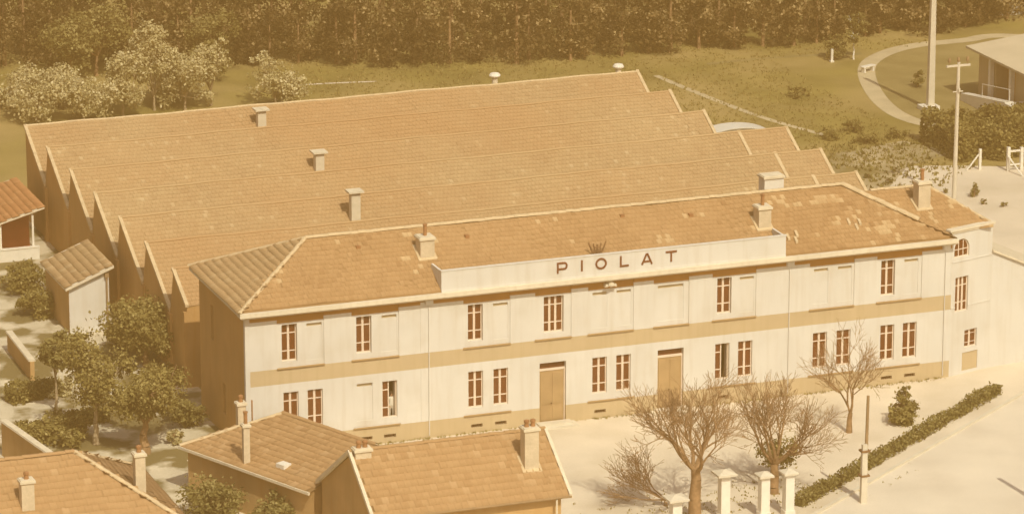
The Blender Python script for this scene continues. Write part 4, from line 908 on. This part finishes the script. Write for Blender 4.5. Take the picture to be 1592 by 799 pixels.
# ---- bare trees
def bare(name, label, base, trunk_h, tr, limbs, spread, reach, seed, lean=(0, 0), depth=4, up=.55, side=None):
    r = random.Random(seed); t = thing(name, label, 'tree', (base[0], base[1], 0), 0)
    mb = MB(); p = Vector((0, 0, -.1)); n = 5
    for i in range(n):
        f = (i + 1) / n; q = Vector((lean[0] * f + r.gauss(0, tr * .12), lean[1] * f + r.gauss(0, tr * .12), trunk_h * f)); mb.tube(p, q, tr * (1.45 - .5 * i / n), tr * (1.45 - .5 * f), 10, cap=False); p = q
    mb.build('trunk', M['bark'], t, smooth=True); top = p
    for k in range(limbs):
        lm = MB()
        def grow(p, d, ln, rad, lev):
            seg = 3 if lev < 2 else 2
            for s in range(seg):
                nd = (d + Vector((r.gauss(0, .17), r.gauss(0, .17), r.gauss(.05, .12)))).normalized(); q = p + nd * ln / seg; q.z = max(q.z, .05)
                lm.tube(p, q, max(.011, rad * (1 - .35 * s / seg)), max(.008, rad * (1 - .35 * (s + 1) / seg)), (7, 6, 5, 4, 3, 3)[lev], cap=False); p = q; d = nd
                if lev < depth and (s > 0 or lev in (1, 2, 3)):
                    for _ in range(1 if lev < 2 else (1 if r.random() < .75 else 2)):
                        ax = d.orthogonal().normalized(); ax.rotate(Matrix.Rotation(r.uniform(0, 6.283), 3, d)); bd = (d + ax * r.uniform(.5, 1.0) + Vector((0, 0, .15))).normalized()
                        if lev < depth: grow(p, bd, ln * r.uniform(.55, .85), rad * .48, lev + 1)
            if lev < depth:
                grow(p, d, ln * .78, rad * .55, lev + 1)
        a = 6.283 * k / limbs + r.uniform(-.35, .35)
        if side is not None: a = side + r.uniform(-.6, .6)
        d = Vector((math.cos(a) * spread, math.sin(a) * spread, up + r.uniform(-.1, .3))).normalized()
        grow(top - Vector((0, 0, r.uniform(0, .25) * trunk_h * .6)), d, reach * r.uniform(.85, 1.15), tr * .5, 0)
        lm.build('limb', M['bark'], t)
    return t
bare('bare_tree', 'spreading bare tree with a forked trunk beside the gate pillars', G(1080, 806), 2.6, .24, 6, .74, 1.55, 4, up=.82, depth=5)
bare('bare_tree', 'bare tree with a dense twiggy crown behind the right gate pillar', G(1203, 766), 1.6, .19, 6, .76, 1.5, 9, up=.92, depth=5)
bare('bare_tree', 'slim bare tree with two upright stems in the open yard', G(1320, 672), 1.1, .12, 4, .36, 1.55, 15, up=1.15, depth=4)
bare('bare_shrub', 'low bare shrub leaning left beside the leftmost gate pillar', G(1035, 786), .35, .08, 5, .9, 1.1, 21, up=.26, depth=4, side=math.pi * .93)

# ------------------------------------------------------------------ gate pillars, poles and posts
def pillar(px, py, h, wd, label, topw):
    x, y = G(px, py); t = thing('gate_pillar', label, 'pillar', (x, y, 0), 0, 'gate pillars')
    m = MB(); m.box(-wd / 2, wd / 2, -wd / 2, wd / 2, 0, h - .2); m.box(-wd / 2 - .05, wd / 2 + .05, -wd / 2 - .05, wd / 2 + .05, 0, .3); m.build('shaft', M['whitepaint'], t)
    m = MB(); a = topw / 2; m.box(-a, a, -a, a, h - .2, h - .1); m.hexa([(-a, -a, h - .1), (a, -a, h - .1), (a, a, h - .1), (-a, a, h - .1), (-.05, -.05, h + .06), (.05, -.05, h + .06), (.05, .05, h + .06), (-.05, .05, h + .06)]); m.build('cap', M['concrete'], t)
pillar(1125, 806, 2.55, .48, 'white gate pillar with the widest cap, left of the tall pair', 1.0)
pillar(1187, 803, 2.35, .46, 'white gate pillar, left one of the tall pair', .78)
pillar(1225, 800, 2.4, .46, 'white gate pillar, right one of the tall pair by the hedge end', .78)
pillar(1050, 838, 2.3, .5, 'gate pillar whose flat cap just shows at the bottom by the bare shrub', 1.05)
x, y = G(1342, 781); t = thing('yard_pole', 'thin wooden pole on a concrete stub beside the roadside hedge', 'pole', (x, y, 0))
m = MB(); m.hexa([(-.17, -.12, 0), (.17, -.12, 0), (.17, .12, 0), (-.17, .12, 0), (-.13, -.09, 3.1), (.13, -.09, 3.1), (.13, .09, 3.1), (-.13, .09, 3.1)]); m.build('stub', M['concrete'], t)
m = MB(); m.tube((.14, .14, .9), (.2, .14, 5.6), .095, .075, 10); m.build('pole', M['wood'], t)
m = MB(); m.box(-.2, .27, -.14, .27, 2.7, 2.8); m.box(-.2, .27, -.14, .27, 1.4, 1.5); m.build('strap', M['emblem'], t)
t = thing('road_pole', 'wooden pole at the far side of the road, its shadow crossing the road', 'pole', (35.55, -21.9, 0)); m = MB(); m.tube((0, 0, 0), (0, 0, 6.4), .17, .13, 10); m.build('pole', M['wood'], t); m = MB(); m.lathe([(.15, 6.4), (.02, 6.5)], (0, 0, 0), 10); m.build('cap', M['emblem'], t)
x, y = G(1446, 170); t = thing('tall_mast', 'tall thick pale concrete mast on the lawn', 'mast', (x, y, 0))
m = MB(); m.hexa([(-.24, -.2, 0), (.24, -.2, 0), (.24, .2, 0), (-.24, .2, 0), (-.15, -.13, 11), (.15, -.13, 11), (.15, .13, 11), (-.15, .13, 11)]); m.build('shaft', M['concrete'], t)
m = MB(); m.box(-.75, .5, -.5, .5, 0, .3); m.build('plinth', M['whitepaint'], t)
x, y = G(1483, 312); t = thing('utility_pole', 'slender pale utility pole with crossarm and three insulators', 'pole', (x, y, 0))
m = MB(); m.tube((0, 0, 0), (.05, 0, 9.0), .15, .10, 10); m.build('shaft', M['concrete'], t)
m = MB(); m.box(-.8, .85, -.06, .06, 8.72, 8.84); m.build('crossarm', M['concrete'], t)
for q in (-.6, .03, .66):
    m = MB(); m.lathe([(.03, 8.84), (.03, 9.02), (.09, 9.04), (.11, 9.14), (.09, 9.24), (.06, 9.32)], (q, 0, 0), 10); m.build('insulator', M['wood'], t)
m = MB(); m.tube((-.3, 0, 7.1), (.4, 0, 7.1), .04, .04, 6); m.tube((.05, -.2, 7.15), (.05, -.2, 7.35), .07, .07, 8); m.build('bracket', M['concrete'], t)
x, y = G(1523, 264); t = thing('fence_post', 'white post with a slanting brace on the far yard', 'post', (x, y, 0)); m = MB(); m.box(-.08, .08, -.08, .08, 0, 1.4); m.build('post', M['whitepaint'], t); m = MB(); m.tube((-.08, 0, 1.05), (-.95, 0, .02), .055, .055, 6); m.build('brace', M['whitepaint'], t)
x, y = G(1567, 266); t = thing('gate_frame', 'white timber gate frame with a slanting strut at the right edge', 'gate', (x, y, 0)); m = MB(); m.box(-.1, .1, -.1, .1, 0, 1.6); m.build('post', M['whitepaint'], t); m = MB(); m.box(.85, 1.05, -.1, .1, 0, 1.5); m.build('post', M['whitepaint'], t)
m = MB(); m.box(.1, .85, -.04, .04, 1.25, 1.37); m.box(.1, .85, -.04, .04, .35, .45); m.build('rail', M['whitepaint'], t); m = MB(); m.tube((-.05, -.1, 1.0), (.25, -1.6, .02), .06, .06, 6); m.build('strut', M['whitepaint'], t)
x, y = G(1293, 97); t = tag(MB().build('marker_post', M['whitepaint']), 'short white marker post beside the field bush', 'post') if False else None
m = MB(); m.box(-.08, .08, -.08, .08, 0, .95); m.box(-.14, .14, -.14, .14, 0, .12); o = m.build('marker_post', M['whitepaint']); o.location = (x, y, 0); tag(o, 'short white marker post beside the field bush', 'post')
x, y = G(1349, 112); t = thing('stone_bench', 'pale stone bench on the bend of the curved drive', 'bench', (x, y, 0), .35); m = MB(); m.box(-.6, .6, -.2, .2, .38, .46); m.build('seat', M['whitepaint'], t)
for s in (-.42, .42): m = MB(); m.box(s - .07, s + .07, -.16, .16, 0, .38); m.build('leg', M['whitepaint'], t)

# ------------------------------------------------------------------ villa on the right and the far house
v_ = thing('villa', 'cream villa with low pale roof, recessed porch coloured shade-brown and white stair', 'house', (70.0, 45.0, 0))
m = relief(0, 12, 0, 3.45, [(1.0, 2.9, .6, 3.1, .0, False, 0), (2.6, 5.6, .5, 3.2, .9, False, 1), (7.0, 9.4, .5, 3.2, .9, False, 1)])
o = m.build('side_wall', [M['band'], M['gable']], v_); o.matrix_local = Matrix.Translation((0, 11.5, 0)) @ Matrix.Rotation(-math.pi / 2, 4, 'Z')  # tan wall and brown recesses carry this side's shade in their colour
m = MB(); m.poly([(0, -.5, 0), (11, -.5, 0), (11, -.5, 4.6), (0, -.5, 3.45)]); m.build('front_wall', M['whitepaint'], v_)
m = MB(); m.poly([(0, 11.5, 0), (11, 11.5, 0), (11, 11.5, 4.6), (0, 11.5, 3.45)]); m.build('rear_wall', M['whitepaint'], v_)
m = MB(); m.hexa([(-.7, -1.1, 3.42), (11, -1.1, 4.7), (11, 12.2, 4.7), (-.7, 12.2, 3.42), (-.7, -1.1, 3.58), (11, -1.1, 4.86), (11, 12.2, 4.86), (-.7, 12.2, 3.58)]); m.build('roof', M['villaroof'], v_)
for yy in (6.1, 2.2, 9.2): m = MB(); m.box(-.35, -.05, yy - .15, yy + .15, 0, 3.42); m.build('pillar', M['whitepaint'], v_)
m = MB(); m.hexa([(-1.5, 4.4, 0), (-.9, 4.4, 0), (-.9, 11.2, 0), (-1.5, 11.2, 0), (-1.5, 4.4, 1.45), (-.9, 4.4, 1.45), (-.9, 11.2, .5), (-1.5, 11.2, .5)]); m.build('stair_wall', M['whitepaint'], v_)
m = MB(); m.box(-1.6, -.02, 2.6, 4.4, 0, 1.42); m.build('landing', M['whitepaint'], v_)
for k in range(6): m = MB(); m.box(-.88, -.03, 4.41 + k * .32, 4.72 + k * .32, 0, 1.3 - k * .2); m.build('step', M['concrete'], v_)
m = MB(); m.tube((-1.2, 4.4, 1.4), (-1.2, 4.4, 2.3), .03, .03, 6); m.tube((-1.2, 4.4, 2.3), (-1.2, 8.5, 1.75), .03, .03, 6); m.tube((-1.2, 8.5, 1.75), (-1.2, 8.5, .9), .03, .03, 6); m.build('handrail', M['whitepaint'], v_)
x, y = G(1550, 26); fh = thing('far_house', 'white house showing above the wood at the far right', 'house', (x, y, 0))
m = relief(0, 7, 0, 3.2, [(1, 1.9, .9, 2.4, .15, False, 1), (3, 3.9, .9, 2.4, .15, False, 1), (5, 5.9, .9, 2.4, .15, False, 1)]); m.build('wall', [M['whitepaint'], M['dark']], fh)
m = MB(); m.poly([(0, 0, 0), (0, 5, 0), (0, 5, 3.2), (0, 2.5, 4.6), (0, 0, 3.2)]); m.build('gable_wall', M['whitepaint'], fh)
m = MB(); m.poly([(-.3, -.3, 3.1), (7.3, -.3, 3.1), (7.3, 2.5, 4.7), (-.3, 2.5, 4.7)]); m.poly([(-.3, 5.3, 3.1), (7.3, 5.3, 3.1), (7.3, 2.5, 4.7), (-.3, 2.5, 4.7)]); m.build('roof', M['tile3'], fh, tint=True)

# ------------------------------------------------------------------ the person at the open window
def person(loc):
    J = {'pel': ((0, 0, .95), .13, .11), 'spine': ((0, -.01, 1.12), .13, .10), 'chest': ((0, -.02, 1.32), .155, .11), 'neckb': ((0, -.01, 1.46), .06, .055), 'neck': ((0, -.03, 1.52), .05, .05), 'head': ((0, -.04, 1.60), .072, .085), 'crown': ((0, -.035, 1.68), .06, .07),
         'shl': ((-.17, 0, 1.42), .055, .055), 'ell': ((-.24, -.06, 1.16), .042, .042), 'wrl': ((-.20, -.27, 1.03), .028, .026), 'pal': ((-.19, -.34, 1.02), .035, .018),
         'shr': ((.17, 0, 1.42), .055, .055), 'elr': ((.24, -.05, 1.16), .042, .042), 'wrr': ((.20, -.26, 1.03), .028, .026), 'par': ((.19, -.33, 1.02), .035, .018),
         'hil': ((-.09, 0, .90), .09, .09), 'knl': ((-.10, -.02, .50), .06, .06), 'anl': ((-.10, .02, .09), .04, .045), 'tol': ((-.11, -.14, .035), .04, .03),
         'hir': ((.09, 0, .90), .09, .09), 'knr': ((.10, -.02, .50), .06, .06), 'anr': ((.10, .02, .09), .04, .045), 'tor': ((.11, -.14, .035), .04, .03)}
    E_ = [('pel', 'spine'), ('spine', 'chest'), ('chest', 'neckb'), ('neckb', 'neck'), ('neck', 'head'), ('head', 'crown')]
    for s in 'lr':
        E_ += [('chest', 'sh' + s), ('sh' + s, 'el' + s), ('el' + s, 'wr' + s), ('wr' + s, 'pa' + s), ('pel', 'hi' + s), ('hi' + s, 'kn' + s), ('kn' + s, 'an' + s), ('an' + s, 'to' + s)]
        sx = -1 if s == 'l' else 1; px, py, pz = J['pa' + s][0]
        for f in range(4):
            a = f'f{f}a' + s; b = f'f{f}b' + s; J[a] = ((px + (f - 1.5) * .019, py - .03, pz), .0085, .0085); J[b] = ((px + (f - 1.5) * .021, py - .065 + .006 * abs(f - 1), pz - .018), .0075, .0075); E_ += [('pa' + s, a), (a, b)]
        J['ta' + s] = ((px - sx * .045, py + .01, pz), .009, .009); J['tb' + s] = ((px - sx * .06, py - .025, pz - .01), .008, .008); E_ += [('pa' + s, 'ta' + s), ('ta' + s, 'tb' + s)]
    K = list(J); me = bpy.data.meshes.new('person'); me.from_pydata([J[k][0] for k in K], [(K.index(a), K.index(b)) for a, b in E_], [])
    o = bpy.data.objects.new('person', me); C.objects.link(o); md = o.modifiers.new('skin', 'SKIN'); md.use_smooth_shade = True
    if not me.skin_vertices: 
        bm = bmesh.new(); bm.from_mesh(me); bm.verts.layers.skin.verify(); bm.to_mesh(me); bm.free()
    for i, k in enumerate(K): me.skin_vertices[0].data[i].radius = J[k][1:]; me.skin_vertices[0].data[i].use_root = (k == 'pel')
    ss = o.modifiers.new('sub', 'SUBSURF'); ss.levels = 1; ss.render_levels = 1
    bpy.context.view_layer.update(); dg = bpy.context.evaluated_depsgraph_get(); nm = bpy.data.meshes.new_from_object(o.evaluated_get(dg)); o.modifiers.clear(); o.data = nm; nm.name = 'person'
    for k in ('skin', 'shirt', 'trousers', 'hair'): nm.materials.append(M[k])
    for p in nm.polygons:
        c = p.center; p.use_smooth = True
        p.material_index = 2 if c.z < .98 and abs(c.x) < .17 and c.y > -.2 else (1 if c.z < 1.49 and not (c.y < -.2) else 0)
        if c.z < .07: p.material_index = 3
    o.location = loc; tag(o, 'person in pale clothes standing at the open ground-floor window', 'person')
    h = MB(); h.lathe([(.088, 1.60), (.094, 1.65), (.088, 1.71), (.06, 1.75), (.02, 1.765)], (0, -.02, 0), 14); hair = h.build('hair', M['hair'], o, smooth=True); hair.location = (0, .012, 0)
    fc = MB(); fc.tube((0, -.115, 1.615), (0, -.145, 1.59), .010, .016, 6); fc.build('nose', M['skin'], o)
    for s in (-1, 1):
        e = MB(); e.tube((s * .03, -.112, 1.628), (s * .03, -.124, 1.628), .010, .009, 8); e.build('eye', M['hair'], o)
        e = MB(); e.tube((s * .072, -.03, 1.60), (s * .088, -.02, 1.605), .028, .022, 8); e.build('ear', M['skin'], o)
    e = MB(); e.box(-.022, .022, -.124, -.112, 1.548, 1.556); e.build('mouth', M['curtain'], o)
person((8.07, .52, .9))

# ------------------------------------------------------------------ amber volume added to lift the shadows and flatten contrast
hz = MB(); hz.box(-410, 510, -360, 560, -1, 76); ho = hz.build('amber_lift', None)
hm = bpy.data.materials.new('amber_lift_air'); hm.use_nodes = True; ht = hm.node_tree; ht.nodes.clear()
hv = ht.nodes.new('ShaderNodeVolumePrincipled'); hv.inputs['Color'].default_value = (1, .54, .16, 1); hv.inputs['Density'].default_value = .0020; hv.inputs['Anisotropy'].default_value = .2
hu = ht.nodes.new('ShaderNodeOutputMaterial'); ht.links.new(hv.outputs[0], hu.inputs['Volume'])
ho.data.materials.clear(); ho.data.materials.append(hm); ho['kind'] = 'stuff'; ho['label'] = 'thin amber volume added to lift the shadows over the whole view'; ho['category'] = 'amber_lift'
